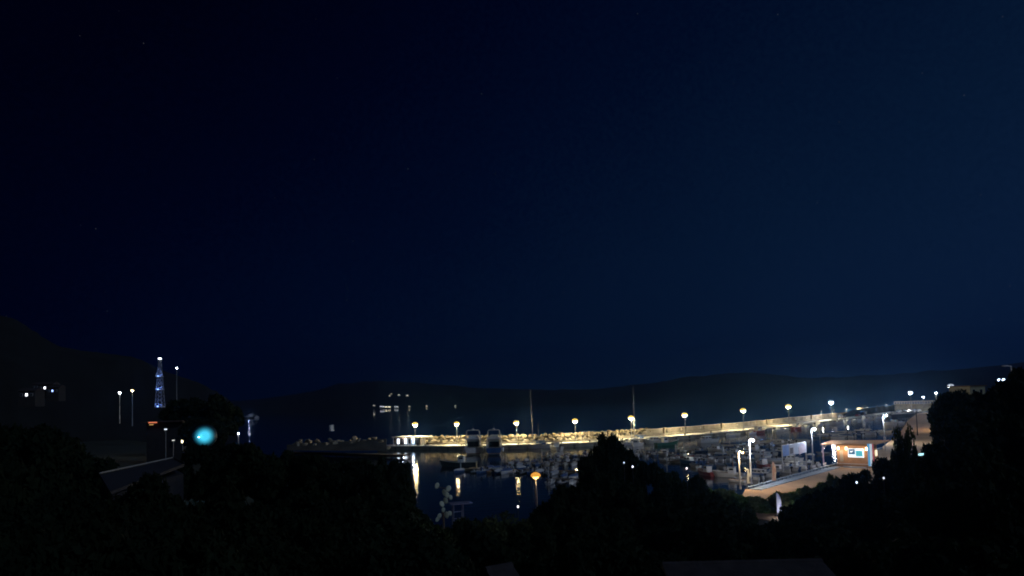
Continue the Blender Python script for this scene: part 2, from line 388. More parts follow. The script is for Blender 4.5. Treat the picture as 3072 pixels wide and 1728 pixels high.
# ------------------------------------------------------------------ lamps
WARM = (1.0, .82, .50); SOD = (1.0, .60, .25); COOL = (.86, .90, 1.0)
em_warm = emit('warm lamp glass', (1, .80, .42), 90); em_cool = emit('cool lamp glass', (.85, .9, 1), 90); em_sod = emit('sodium lamp glass', (1, .55, .16), 5)
HALO_SHADE = {em_warm.name: emit('amber lamp shade', (1, .62, .12), 1.1), em_cool.name: emit('pale lamp shade', (.75, .85, 1), .5), em_sod.name: emit('orange lamp shade', (1, .42, .06), .8)}  # glowing shades add the yellow halo fringe around each lamp as geometry
def post_lamp(base, head, em, color, power, label, group, r_=.75, name='street_lamp', arm=None, polem=None, hood=True, light=True, polr=.13):
    r = empty(name, base); h = head - base
    top = Vector((h.x, h.y, h.z)) if arm is None else Vector((arm[0], arm[1], h.z + .1))
    pm = polem or steel_g
    if arm is None: MB().tube((0, 0, 0), top + Vector((0, 0, r_ * .1)), polr * 1.3, polr * .7).build('pole', pm, r)
    else:
        MB().tube((0, 0, 0), (0, 0, h.z), polr * 1.3, polr * .75).build('pole', pm, r)
        MB().path([(0, 0, h.z - .05), (h.x * .5, h.y * .5, h.z + .25), (h.x, h.y, h.z + .18)], polr * .6).build('arm', pm, r)
    MB().lathe([(.18, 0), (.18, .3), (.10, .34)], n=10).build('base_collar', pm, r)
    MB().lathe([(r_ * .12, -r_ * .50), (r_ * .34, -r_ * .42), (r_ * .50, -r_ * .2), (r_ * .52, 0), (r_ * .46, r_ * .15)], c=h, n=12).build('diffuser', em, r)
    if hood: MB().lathe([(r_ * .74, r_ * -.12), (r_ * .76, r_ * .10), (r_ * .56, r_ * .36), (r_ * .25, r_ * .5), (.05, r_ * .54)], c=h, n=14).build('halo_shade', HALO_SHADE[em.name], r)
    if light: point_light('lamp_light', h + Vector((0, 0, -r_ * .5 - .22)), power, color, r, radius=.16)
    tag(r, label, 'street lamp', group); return r
QL_L = [(1245, 1273, 'first from the left, beside the harbour office', 1.0), (1370, 1271, 'second from the left, left of the big cruisers', .8), (1549, 1268, 'third from the left, left of the tall mast', .85), (1725, 1262, 'fourth from the left, between the tall masts', .9), (1893, 1253, 'fifth from the left, beside the right mast', .9),
        (2054, 1244, 'sixth from the left, where boulders meet concrete', .95), (2229, 1231, 'seventh from the left, above the concrete wall', 1.25), (2365, 1219, 'eighth from the left, above the blue banner', 1.7), (2493, 1206, 'ninth from the left, white, near the kiosk roof', 1.6)]
for px, py, w, k in QL_L:
    s = s_at(px); base = along(s, DW - 1.3, ZQ); head = D(px, py, hd(base) - .0)
    base.x, base.y = head.x, head.y
    cool = px > 2450
    post_lamp(base, head, em_cool if cool else em_warm, (1, .92, .80) if cool else WARM, 21000 * k, 'lit post lamp on the breakwater, ' + w, 'lamps along the breakwater', r_=(1.45 if px < 2300 else 1.5) * min(1.1, k ** .5))  # heads built oversize to imitate the lamps' bloom

def boat_light(): pass
# lamps on and beyond the right-hand quay
for px, py, dist, base_y, k, lab, r_ in ((2731, 1177, 462, 1226, 1.5, 'bright white post lamp above the white railing ramp', 1.9), (2852, 1158, 150, 1200, .9, 'brilliant white lamp on the dark crest beside the yellow building', .75), (2808, 1178, 300, 1210, .25, 'small white lamp at the left foot of the dark crest', .6), (2770, 1190, 380, 1215, .25, 'dim hooked lamp behind the white railing', .6)):
    head = D(px, py, dist); base = Vector((head.x, head.y, max(1.3, D(px, base_y, dist).z)))
    if px == 2852: base.z = gz(head.x, head.y)
    post_lamp(base, head, em_cool, (.95, .95, 1), 16000 * k, lab, 'white lamps at the root of the breakwater', r_=r_)

# esplanade lamps (arm type)
for px, py, bx, by, em, c, pw, lab in ((2228, 1357, 2221, 1468, em_sod, (1, .72, .38), 1500, 'short yellow lamp on a white pole, left of the two by the esplanade'), (2259, 1320, 2254, 1452, em_cool, (.86, .88, 1), 2400, 'taller pinkish lamp on a white pole, left end of the esplanade'),
                                       (2443, 1287, 2440, 1398, em_cool, (.85, .88, 1), 1900, 'slim grey lamp pole between the blue banner and the kiosk'), (2659, 1246, 2654, 1330, em_cool, (.9, .95, 1), 5000, 'pale lamp with blue post beside the white boat at the slipway')):
    base = P(bx, by, ZQ); head = D(px, py, hd(base) - .3)
    up = D(bx, py + 2, hd(base)); base = Vector((up.x, up.y, ZQ)) if False else base
    post_lamp(base, head, em, c, pw, lab, 'lamps along the esplanade', r_=.36, arm=(0, 0), polem=whitep if px < 2300 else steel_g, polr=.11, hood=False)
# dark unlit pole on the slipway, sign pole
def plain_pole(px, y0, y1, z, lab, m=steel_g, r_=.1):
    base = P(px, y1, z); top = D(px, y0, hd(base)); o = empty('pole', base); h = top.z - z
    MB().tube((0, 0, 0), (0, 0, h), r_ * 1.2, r_ * .8).build('shaft', m, o); MB().lathe([(.2, 0), (.2, .15), (.12, .2)], n=8).build('base_plate', m, o); tag(o, lab, 'pole'); return o
plain_pole(2753, 1226, 1306, ZQ, 'dark unlit pole standing on the sandy slipway', blackp, .13)

# orange lamp over the near water
head = D(1607, 1427, 62); base = Vector((head.x, head.y, gz(head.x, head.y)))
post_lamp(base, head, em_sod, SOD, 110, 'orange glowing lamp on a white pole in front of the dinghies', None, r_=.62, polem=whitep, polr=.10)

# ------------------------------------------------------------------ harbour office
s0, s1 = s_at(1168), s_at(1246); c = along((s0 + s1) / 2, 4.6); an = dirat((s0 + s1) / 2)
ho = empty('harbour_office', c, an); W_ = s1 - s0
MB().box((0, 2.0, 1.45), (W_ - .6, .2, 2.9)).build('rear_wall', plaster, ho)
MB().box((-W_ / 2 + .3, .2, 1.45), (.2, 3.4, 2.9)).build('side_wall', plaster, ho); MB().box((W_ / 2 - .3, .2, 1.45), (.2, 3.4, 2.9)).build('side_wall', plaster, ho)
MB().box((.9, 0, 3.05), (W_ + 2.4, 6.0, .26)).build('roof', whitep, ho)
MB().box((-1.2, -1.55, 2.72), (W_ - 3.4, .14, .3)).build('fascia', wood, ho)
lit = emit('lit office glass', (.55, .72, 1.0), 2.2); lit2 = emit('bright office glass', (.75, .85, 1.0), 3.2)
xx = -W_ / 2 + 1.5
for i in range(5):
    fr = MB().box((xx, -1.5, 1.35), (1.28, .1, 2.3)).build('window_frame', wood_d if i < 3 else whitep, ho)
    MB().box((xx, -1.562, 1.45), (.95, .02, 1.8)).build('pane', [lit2, tintg, lit2, tintg, lit][i], fr)
    MB().box((xx, -1.58, 1.7), (.95, .03, .07)).build('glazing_bar', wood_d, fr)
    xx += 1.62
for x in (-W_ / 2 + .2, 0, W_ / 2 + 1.6): MB().tube((x, -2.6, 0), (x, -2.6, 2.95), .08).build('post', whitep, ho)
MB().box((W_ / 2 - 1.4, -1.5, 1.05), (.9, .1, 2.1)).build('door', blackp, ho)
point_light('room_light', (-1.5, -2.3, 2.5), 160, (.7, .82, 1), ho); point_light('room_light', (2.8, -2.3, 2.5), 160, (.8, .9, 1), ho)
tag(ho, 'low harbour office with white flat roof and blue lit windows at the breakwater end', 'building')

# dark boulders and shrubs at the breakwater head
mound = empty('rock_mound', (0, 0, 0)); tag(mound, 'dark unlit rock mound left of the harbour office', 'rocks')
for k in range(70):
    px = rr.uniform(880, 1165); t_ = (px - 880) / 285; py = 1345 - rr.uniform(0, 1) * (22 + 12 * t_)
    p = D(px, py, 214 + rr.uniform(0, 12)); p.z = max(.3, p.z)
    w = rr.uniform(.8, 1.6); shared('boulder', rr.choice(stones), mound, p, (rr.uniform(-.5, .5), rr.uniform(-.5, .5), rr.uniform(0, 6)), (w, w, w * .8))
MB().grid([[tuple(D(px, 1352, 208)) for px in range(860, 1180, 20)], [tuple(D(px, 1334 - (px - 860) * .06, 216)) for px in range(860, 1180, 20)], [tuple(D(px, 1345, 232)) for px in range(860, 1180, 20)]]).build('earth_core', soil, mound)
# low dark jetty in front
a, c = P(868, 1356, .9), P(1220, 1364, .9); d = c - a; an = math.atan2(d.y, d.x); jt = empty('jetty', (a + c) / 2, an); jt.location.z = 0
MB().box((0, 0, .72), (d.length, 3.2, .4)).build('deck', wood_d, jt)
for i in range(14):
    x = -d.length / 2 + 1 + i * (d.length - 2) / 13
    MB().tube((x, -1.4, -1.5), (x, -1.4, .52), .16).build('pile', wood_d, jt)
MB().box((0, -1.62, .55), (d.length, .05, .7)).build('edge_board', wood_d, jt)
tag(jt, 'long low unlit jetty below the rock mound, reaching to the office', 'jetty')
p = D(995, 1293, 213); nb = empty('navigation_beacon', p)
MB().lathe([(.95, 0), (.95, .15), (.75, .2), (.68, 1.75), (.85, 1.8), (.85, 1.95)], n=4).build('housing', canvas_w, nb); MB().box((0, -.62, 1.0), (.5, .06, .9)).build('hatch', whitep, nb)
tag(nb, 'pale boxy beacon alone on the dark mole', 'beacon'); point_light('beacon_light', (0, -3, 1.5), 22, (.55, .7, 1), nb)

# ------------------------------------------------------------------ boats
def hull_mb(L, B, H, dr=.35, fl=.75, n=9, bowrise=.35, tr=.82):
    """bow towards +Y; returns shell and deck"""
    sh, dk = MB(), MB(); rows = []; gun = []
    for k in range(n):
        t_ = k / (n - 1); y = -L / 2 + L * t_
        w = B / 2 * (tr + (1 - tr) * min(1, t_ * 2.6)) if t_ < .45 else B / 2 * math.sqrt(max(0, 1 - ((t_ - .45) / .55) ** 2.3))
        w = max(w, .03); zt = H * (1 + bowrise * max(0, t_ - .35) ** 2 * 2.2); zb = -dr * (1 - max(0, t_ - .6) ** 2 * 2.0)
        yy = y + (0 if t_ < .8 else (t_ - .8) * L * .03)
        prof = [(-w, zt), (-w * .98, zt * .8), (-w * fl, .05), (0, zb), (w * fl, .05), (w * .98, zt * .8), (w, zt)]
        rows.append([(a, yy + (.05 * L * (z / H) * t_ ** 3 if z > 0 else -.03 * L * t_ ** 3), z) for a, z in prof]); gun.append((w, rows[-1][0][1], zt))
    sh.grid(rows); sh.f.append(tuple(range(7)))
    sh.v += []; 
    dk.grid([[(-w * .93, y, z - .12), (0, y, z - .08), (w * .93, y, z - .12)] for w, y, z in gun])
    rub = MB()
    for s_ in (-1, 1):
        for a, b_ in zip(gun[:-1], gun[1:]): rub.tube((s_ * a[0], a[1], a[2]), (s_ * b_[0], b_[1], b_[2]), .045, n=5)
    return sh, dk, rub, gun
def outboard(parent, L, H, s=1.0, x=0):
    e = MB().box((x, -L / 2 - .28 * s, H + .38 * s), (.36 * s, .5 * s, .46 * s), taper=.8).build('outboard_motor', blackp, parent)
    MB().box((x, -L / 2 - .22 * s, H - .2 * s), (.14 * s, .22 * s, .9 * s)).build('motor_leg', blackp, e)
def open_boat(hm, L=5.6, cover=None, name='motorboat', kindtxt=''):
    r = empty(name); sh, dk, rub, gun = hull_mb(L, 2.1, .72); sh.build('hull', hm, r); dk.build('deck', deckm, r); rub.build('rubbing_strake', canvas_w, r)
    if cover:
        mb = MB(); rows = []
        for w, y, z in gun: rows.append([(-w * 1.01, y, z + .02), (-w * .45, y, z + .35 * min(1, w)), (0, y, z + .55 * min(1, w)), (w * .45, y, z + .35 * min(1, w)), (w * 1.01, y, z + .02)])
        mb.grid(rows).build('canvas_cover', cover, r)
    else:
        MB().box((0, .1, 1.0), (.7, .55, .75), taper=.8).build('console', hm, r)
        MB().box((0, .30, 1.52), (.72, .05, .42), tilt=(-.5, 0)).build('windscreen', tintg, r)
        MB().box((0, -.75, .85), (1.0, .42, .4)).build('seat', canvas_w, r); MB().box((0, -.98, 1.15), (1.0, .09, .35)).build('backrest', canvas_w, r)
        MB().path([(-.85, L * .12, .8), (-.7, L * .3, 1.25), (0, L * .46, 1.4), (.7, L * .3, 1.25), (.85, L * .12, .8)], .025).build('bow_rail', alu, r)
    outboard(r, L, .72); return r
def cabin_boat(hm, L=6.8, name='cabin_boat', roofm=None):
    r = empty(name); sh, dk, rub, gun = hull_mb(L, 2.5, .95); sh.build('hull', hm, r); dk.build('deck', deckm, r); rub.build('rubbing_strake', gelb if hm is gel else canvas_w, r)
    cb = MB().box((0, .25, 1.35), (1.75, 2.4, .95), taper=.86).build('cabin', gel, r)
    MB().box((0, .15, 1.87), (1.75, 2.7, .09)).build('cabin_roof', roofm or gel, r)
    for s_ in (-1, 1):
        for y in (-.35, .65): MB().box((s_ * .84, y, 1.48), (.04, .75, .36), tilt=(0, -s_ * .10)).build('side_window', tintg, r)
    MB().box((0, 1.37, 1.50), (1.3, .05, .45), tilt=(.13, 0)).build('windscreen', tintg, r)
    MB().box((0, L * .3, 1.16), (1.1, 1.2, .28), taper=.7).build('fore_hatch', gel, r)
    MB().path([(-1.0, L * .1, 1.1), (-.85, L * .3, 1.6), (0, L * .49, 1.8), (.85, L * .3, 1.6), (1.0, L * .1, 1.1)], .03).build('bow_rail', alu, r)
    MB().tube((.5, -.6, 1.9), (.5, -.7, 3.4), .02, .01).build('antenna', alu, r); outboard(r, L, .95, 1.2); return r
def fishing_boat(hm, L=8.0, name='fishing_boat'):
    r = empty(name); sh, dk, rub, gun = hull_mb(L, 2.9, 1.05, bowrise=.6, tr=.7); sh.build('hull', hm, r); dk.build('deck', teak, r); rub.build('rubbing_strake', gel, r)
    MB().box((0, -.6, 1.75), (1.5, 1.6, 1.5), taper=.93).build('wheelhouse', gel, r); MB().box((0, -.55, 2.55), (1.8, 2.1, .1)).build('wheelhouse_roof', gelb, r)
    for x in (-.42, .42): MB().box((x, .2, 2.0), (.55, .05, .5), tilt=(.05, 0)).build('window', tintg, r)
    for s_ in (-1, 1): MB().box((s_ * .745, -.6, 2.0), (.04, 1.0, .45)).build('side_window', tintg, r)
    MB().tube((0, -.9, 2.6), (0, -.9, 5.2), .05, .03).build('mast', wood, r); MB().tube((0, -.9, 4.4), (0, -3.3, 3.4), .03, .03).build('boom', wood, r)
    MB().path([(-.3, L * .4, 1.4), (-.3, L * .4, 2.2), (.3, L * .4, 2.2), (.3, L * .4, 1.4)], .03).build('bow_frame', alu, r); return r
def inflatable(L=4.2, name='inflatable_boat'):
    r = empty(name); mb = MB(); pts = [(-.75, -L / 2, .3), (-.78, 0, .32), (-.7, L * .25, .38), (-.42, L * .42, .5), (0, L * .5, .58), (.42, L * .42, .5), (.7, L * .25, .38), (.78, 0, .32), (.75, -L / 2, .3)]
    for a, b_ in zip(pts[:-1], pts[1:]): mb.tube(a, b_, .24, n=8)
    mb.build('tube', hypal, r); MB().box((0, -.1, .18), (1.2, L * .85, .12)).build('floor', deckm, r); MB().box((0, -L / 2 + .08, .35), (1.1, .08, .45)).build('transom', blackp, r)
    MB().box((0, -.1, .5), (1.1, .26, .1)).build('thwart', wood_d, r); MB().box((0, .35, .7), (.5, .35, .6), taper=.8).build('console', gel, r); outboard(r, L, .5, .9); return r
def rowing_boat(hm, L=4.0, name='dinghy'):
    r = empty(name); sh, dk, rub, gun = hull_mb(L, 1.5, .5, .2); sh.build('hull', hm, r); rub.build('gunwale', wood, r)
    MB().grid([[(-w * .85, y, .12), (w * .85, y, .12)] for w, y, z in gun]).build('floor', teak, r)
    for y in (-1.1, 0, .9): MB().box((0, y, .38), (1.25 if y < .5 else .95, .24, .05)).build('thwart', wood, r)
    MB().tube((-.5, -1.3, .46), (-.35, 1.2, .5), .03).build('oar', wood, r); return r
def sailing_yacht(L, mast_h, hm=gel, name='sailing_yacht'):
    r = empty(name); sh, dk, rub, gun = hull_mb(L, L * .3, 1.15, .5, bowrise=.25, tr=.7); sh.build('hull', hm, r); dk.build('deck', teak, r); rub.build('toe_rail', alu, r)
    MB().box((0, .3, 1.35), (L * .17, L * .38, .5), taper=.82).build('coachroof', gel, r)
    for s_ in (-1, 1): MB().box((s_ * L * .083, .5, 1.4), (.05, L * .25, .18), tilt=(0, -s_ * .2)).build('cabin_window', tintg, r)
    MB().tube((0, L * .08, 1.2), (0, L * .08, mast_h), .11, .07, n=8).build('mast', mat('dull mast paint', (.20, .20, .22), .6), r)
    MB().tube((0, L * .06, 2.3), (0, -L * .32, 2.3), .16, .12).build('sail_cover', canvas_b, r)
    for z in (mast_h * .45, mast_h * .7): MB().tube((-.9, L * .08, z), (.9, L * .08, z), .035).build('spreader', alu, r)
    st = MB()
    for s_ in (-1, 1): st.path([(s_ * L * .14, L * .06, 1.2), (s_ * .9, L * .08, mast_h * .45), (s_ * .05, L * .08, mast_h * .97)], .012, 4)
    st.tube((0, L * .5, 1.4), (0, L * .08, mast_h * .98), .014, n=4); st.tube((0, -L * .48, 1.3), (0, L * .08, mast_h * .99), .014, n=4); st.build('rigging', blackp, r)
    MB().grid([[(-.9, -L * .2, 1.3), (-1.0, -L * .08, 1.3)], [(-.6, -L * .22, 1.95), (-.6, -L * .04, 2.0)], [(.6, -L * .22, 1.95), (.6, -L * .04, 2.0)], [(.9, -L * .2, 1.3), (1.0, -L * .08, 1.3)]]).build('spray_hood', canvas_b, r); return r
def cruiser(L=13.5, B=5.0, dark=gel, name='motor_cruiser', seed=0):
    r = empty(name); sh, dk, rub, gun = hull_mb(L, B, 1.9, .7, bowrise=.35, tr=.92); sh.build('hull', dark, r, False); dk.build('deck', deckm, r); rub.build('rubbing_strake', blackp, r)
    MB().box((0, -.8, 3.05), (B * .78, L * .48, 2.1), taper=.86).build('deckhouse', gel, r)
    yb = -.8 - L * .24
    MB().box((0, yb - .05, 2.75), (B * .62, .08, 1.45), tilt=(-.06, 0)).build('saloon_door', tintg, r)
    MB().box((0, -.8 + L * .235, 3.3), (B * .64, .08, 1.1), tilt=(.16, 0)).build('windscreen', tintg, r)
    for s_ in (-1, 1):
        MB().box((s_ * B * .367, -.8, 3.3), (.08, L * .36, .8), tilt=(0, -s_ * .12)).build('side_window', tintg, r)
        MB().box((s_ * B * .42, yb - .9, 3.0), (.16, 2.2, 2.2)).build('side_wing', gel, r)
    MB().box((0, -1.2, 4.2), (B * .86, L * .56, .16)).build('flybridge_deck', gel, r)
    MB().box((0, .6, 4.65), (B * .6, 1.6, .75), taper=.8).build('flybridge_console', gel, r); MB().box((0, -1.9, 4.6), (B * .55, 1.0, .6)).build('flybridge_seat', canvas_w, r)
    MB().path([(-B * .38, -3.2, 4.25), (-B * .36, -3.0, 6.2), (-B * .30, -3.0, 6.5), (B * .30, -3.0, 6.5), (B * .36, -3.0, 6.2), (B * .38, -3.2, 4.25)], .11).build('radar_arch', gel, r)
    MB().lathe([(.35, 0), (.4, .12), (.3, .3), (.05, .36)], c=(0, -3.0, 6.6), n=10).build('radar_dome', whitep, r); MB().tube((.1, -3, 6.9), (.1, -3.1, 8.1), .03, .01).build('antenna', whitep, r)
    ra = MB()
    for s_ in (-1, 1):
        ra.path([(s_ * B * .42, -3.4, 4.95), (s_ * B * .42, 1.2, 4.95)], .03)
        for y in (-3.4, -2.2, -1, .2, 1.2): ra.tube((s_ * B * .42, y, 4.25), (s_ * B * .42, y, 4.95), .025)
    ra.path([(-B * .42, -3.4, 4.95), (B * .42, -3.4, 4.95)], .03); ra.build('flybridge_rail', alu, r)
    MB().box((0, -L / 2 - .5, .45), (B * .8, 1.1, .12)).build('swim_platform', teak, r)
    for s_ in (-1, 1):
        for y in (-4, -1, 2): MB().lathe([(.05, -.45), (.17, -.3), (.17, .3), (.05, .45)], c=(s_ * (B / 2 + .2), y, 1.1), n=8).build('fender', whitep, r)
    return r
protos = {
    'white open motorboat': open_boat(gel), 'cream open motorboat': open_boat(gelc, 5.2), 'blue-hulled open motorboat': open_boat(gelb, 5.8),
    'white motorboat under a blue cover': open_boat(gel, 5.5, canvas_b), 'white motorboat under a grey cover': open_boat(gel, 5.9, canvas_g), 'blue motorboat under a pale cover': open_boat(gelb, 5.0, canvas_w),
    'white cabin boat': cabin_boat(gel), 'blue-hulled cabin boat': cabin_boat(gelb, 6.6), 'cream cabin boat with blue roof': cabin_boat(gelc, 7.0, roofm=canvas_b),
    'green wooden fishing boat': fishing_boat(gelg), 'white wooden fishing boat': fishing_boat(gel, 7.4), 'red wooden fishing boat': fishing_boat(gelr, 6.8),
    'grey inflatable boat': inflatable(), 'white rowing dinghy': rowing_boat(gel), 'wooden rowing dinghy': rowing_boat(teak, 3.8)}
used = set()
CATS = {'motorboat': 'motorboat', 'cabin_boat': 'cabin boat', 'fishing_boat': 'fishing boat', 'inflatable_boat': 'inflatable boat', 'dinghy': 'dinghy'}
def put_boat(kind, p, heading, label, group, sc=1.0):
    r = protos[kind]
    if kind in used: r = copy_tree(r)
    used.add(kind)
    r.location = (p.x, p.y, rr.uniform(-.05, .05)); r.rotation_euler = (rr.uniform(-.02, .02), rr.uniform(-.03, .03), heading); r.scale = (sc, sc, sc)
    tag(r, label, CATS[r.name.split('.')[0]], group); return r
K_OPEN = ['white open motorboat', 'cream open motorboat', 'white motorboat under a blue cover', 'white motorboat under a grey cover', 'blue motorboat under a pale cover', 'grey inflatable boat', 'blue-hulled open motorboat']
K_CAB = ['white cabin boat', 'cream cabin boat with blue roof', 'blue-hulled cabin boat', 'white wooden fishing boat', 'red wooden fishing boat']
def ordn(i): return ORD[i]
# A: stern to the quay wall
rowA = [(1846, 'white open motorboat'), (1862, 'white cabin boat'), (1932, 'cream cabin boat with blue roof'), (1956, 'grey inflatable boat'), (2152, 'white motorboat under a grey cover'), (2170, 'cream open motorboat'), (2222, 'white open motorboat'), (2240, 'red wooden fishing boat'), (2300, 'white cabin boat'), (2322, 'white motorboat under a blue cover'), (2352, 'red wooden fishing boat'), (2368, 'white open motorboat'), (2384, 'cream open motorboat'),
        (2420, 'white cabin boat'), (2440, 'white open motorboat'), (2458, 'cream cabin boat with blue roof'), (2472, 'white wooden fishing boat'), (2486, 'white cabin boat'), (2511, 'white cabin boat'), (2530, 'cream open motorboat'), (2545, 'white motorboat under a grey cover'), (2560, 'white wooden fishing boat'), (2574, 'cream cabin boat with blue roof'), (2590, 'white open motorboat'), (2604, 'white cabin boat'), (2618, 'cream open motorboat'), (2632, 'grey inflatable boat'), (2645, 'white open motorboat')]
for i, (px, k) in enumerate(rowA):
    s = s_at(px); p = along(s, -4.9 - rr.uniform(0, .8)); put_boat(k, p, dirat(s) - pi / 2 + rr.uniform(-.08, .08) + (pi if rr.random() < .25 else 0), k + ' against the lit quay, ' + ordn(i) + ' from left', 'boats moored along the quay wall', rr.uniform(.95, 1.15))
# special ones near the quay
g_ = put_boat('green wooden fishing boat', P(2000, 1336, 0), -1.2, 'white and green wooden fishing boat lying clear of the quay, right of the right mast', None, 1.05)
put_boat('white cabin boat', P(2122, 1328, 0), 1.9, 'white cabin boat lying alone off the quay below the seventh lamp', None, 1.15)
put_boat('white cabin boat', P(1912, 1338, 0), 2.6, 'white cabin boat at the foot of the right tall mast', None, 1.05)
# B-D: floating pontoons with boats on both sides
def pontoon(pa, pb, lab, w=2.0):
    a, b_ = P(*pa, .45), P(*pb, .45); d = b_ - a; an = math.atan2(d.y, d.x); r = empty('floating_pontoon', (a + b_) / 2, an); r.location.z = 0; L = d.length; n = max(2, int(L / 6))
    for i in range(n):
        x = -L / 2 + L * (i + .5) / n
        MB().box((x, 0, .40), (L / n - .08, w, .14)).build('deck_section', wood_d, r)
        MB().box((x, 0, .12), (L / n * .7, w * .85, .40)).build('float', concrete, r)
    for i in range(0, n + 1, 3):
        x = -L / 2 + L * i / n; MB().tube((x, w / 2 + .16, -1.5), (x, w / 2 + .16, 2.6), .14).build('mooring_pile', steel_g, r)
    tag(r, lab, 'pontoon'); return a, b_, an, L
def both_sides(pa, pb, lab, rowname, kinds, step, gap=2.9, skip=.08, sides=(1, -1), seed=0):
    a, b_, an, L = pontoon(pa, pb, lab); q = random.Random(seed); u = (b_ - a) / L; nrm = Vector((-u.y, u.x, 0))
    for sd in sides:
        s = 2.2; i = 0
        while s < L - 1.5:
            if q.random() > skip:
                k = q.choice(kinds); p = a + u * s + nrm * sd * (gap + 1.0 + q.uniform(-.3, .4))
                nm = 'far' if sd > 0 else 'near'
                flip = q.random() < .5
                put_boat(k, p, an + (0 if flip else pi) + q.uniform(-.1, .1), f'{k}, {ordn(min(i, 29))} from left, {nm} side of {rowname}', 'boats on ' + rowname, q.uniform(.68, .86)); i += 1
            s += step * .80 * q.uniform(.9, 1.15)
both_sides((1625, 1368), (2030, 1358), 'floating pontoon behind the dark tree, below the tall masts', 'the mast pontoon', K_OPEN + K_CAB[:1], 2.9, seed=1)
both_sides((1515, 1388), (1760, 1386), 'floating pontoon crowded with small boats right of the big cruisers', 'the crowded pontoon', K_OPEN, 2.7, seed=2)
both_sides((1375, 1406), (1740, 1413), 'nearest floating pontoon, above the orange lamp', 'the nearest pontoon', K_OPEN + ['white rowing dinghy', 'wooden rowing dinghy', 'grey inflatable boat'], 2.5, seed=3, gap=2.5)
both_sides((1640, 1436), (1760, 1438), 'short pontoon beside the black tree, right of the orange lamp', 'the short pontoon', K_OPEN, 2.6, seed=9)
both_sides((2010, 1384), (2330, 1352), 'floating pontoon in the dark centre of the marina', 'the central pontoon', K_OPEN + K_CAB, 3.0, seed=4)
both_sides((2060, 1352), (2400, 1320), 'floating pontoon between the quay and the central pontoon', 'the rear pontoon', K_OPEN + K_CAB[:2], 3.2, seed=5, skip=.25)
both_sides((2470, 1312), (2640, 1290), 'floating pontoon behind the kiosk roof', 'the kiosk pontoon', K_OPEN, 3.6, seed=6, skip=.3)
# boats along the esplanade
ea, eb = P(2262, 1452, 0), P(2488, 1394, 0); u = (eb - ea).normalized(); L = (eb - ea).length; nrm = Vector((-u.y, u.x, 0))
q = random.Random(12); s = 1.0; i = 0; an = math.atan2(u.y, u.x)
while s < L - 1:
    k = q.choice(K_OPEN + ['white rowing dinghy', 'white cabin boat']); put_boat(k, ea + u * s + nrm * 3.6, an + (0 if q.random() < .6 else pi) + q.uniform(-.12, .12), f'{k}, {ordn(i)} from left along the esplanade wall', 'boats along the esplanade wall', q.uniform(.7, .85)); s += 2.15 * q.uniform(.9, 1.15); i += 1
q = random.Random(15)
for i, (px, py) in enumerate([(2085, 1402), (2120, 1425), (2165, 1405), (2190, 1432), (2290, 1402), (2320, 1388), (2370, 1385), (2430, 1372), (2470, 1362), (2300, 1375), (2240, 1380)]):
    k = q.choice(K_OPEN + K_CAB); put_boat(k, P(px, py, 0), q.uniform(0, 6.28), f'{k} on a buoy, ' + ['below the dark motorboats', 'just above the black trees', 'left of the pink garden light', 'low beside the lamp poles', 'left under the banner sign', 'above left of the banner sign', 'behind the banner sign', 'between banner sign and kiosk', 'left of the kiosk roof', 'above the white lamp pole', 'beside the taller white pole'][i], 'boats on buoys in the basin', .78)
# slipway boat
put_boat('white open motorboat', P(2680, 1275, 0), 1.75, 'long white motorboat lying sideways at the slipway foot', None, 1.7)
# unused prototypes never stay at the origin
for k in list(protos):
    if k not in used: put_boat(k, P(1700 + 30 * len(used), 1350, 0), 0, k + ' drifting between the pontoons', 'loose boats')
# the two big cruisers
c1 = cruiser(13.0, 5.2, gel); p = P(1422, 1360, 0); c1.location = (p.x, p.y, 0); c1.rotation_euler = (0, 0, .02); c1.scale = (1.06, 1, 1.14); tag(c1, 'big white flybridge cruiser seen from astern, left one of the two', 'motor cruiser', 'two big cruisers side by side')
c2 = cruiser(13.5, 4.7, gelb); p = P(1484, 1360, 0); c2.location = (p.x, p.y, 0); c2.rotation_euler = (0, 0, .0); c2.scale = (1.06, 1, 1.14); tag(c2, 'big dark-hulled flybridge cruiser, right one of the two', 'motor cruiser', 'two big cruisers side by side')
# yachts with tall masts
for px, by, ty, hx, lab, hdg in ((1606, 1342, 1165, gel, 'white sailing yacht with the left tall mast', 1.15), (1911, 1326, 1160, gelc, 'pale sailing yacht with the right tall mast by the fifth lamp', 1.9)):
    p = P(px, by, 0); top = D(px, ty, hd(p)); y = sailing_yacht(11.5, top.z, hx); y.rotation_euler = (0, R(-1.0), hdg); y.location = (p.x, p.y, 0); tag(y, lab, 'sailing yacht', 'yachts with tall masts')
y = sailing_yacht(8.0, 8.5, gel); p = P(1622, 1345, 0); y.location = (p.x, p.y, 0); y.rotation_euler = (0, 0, 1.4); tag(y, 'small yacht with short dark mast just right of the left tall mast', 'sailing yacht')
put_boat('white cabin boat', P(1668, 1350, 0), .2, 'white cabin boat seen end-on right of the left tall mast', None, 1.3)
# dark workboat at left of cruisers
wb = fishing_boat(blackp, 9.0, 'work_boat'); p = P(1378, 1398, 0); wb.location = (p.x, p.y, 0); wb.rotation_euler = (0, 0, 1.4); tag(wb, 'low black workboat lying in front of the left cruiser', 'work boat')

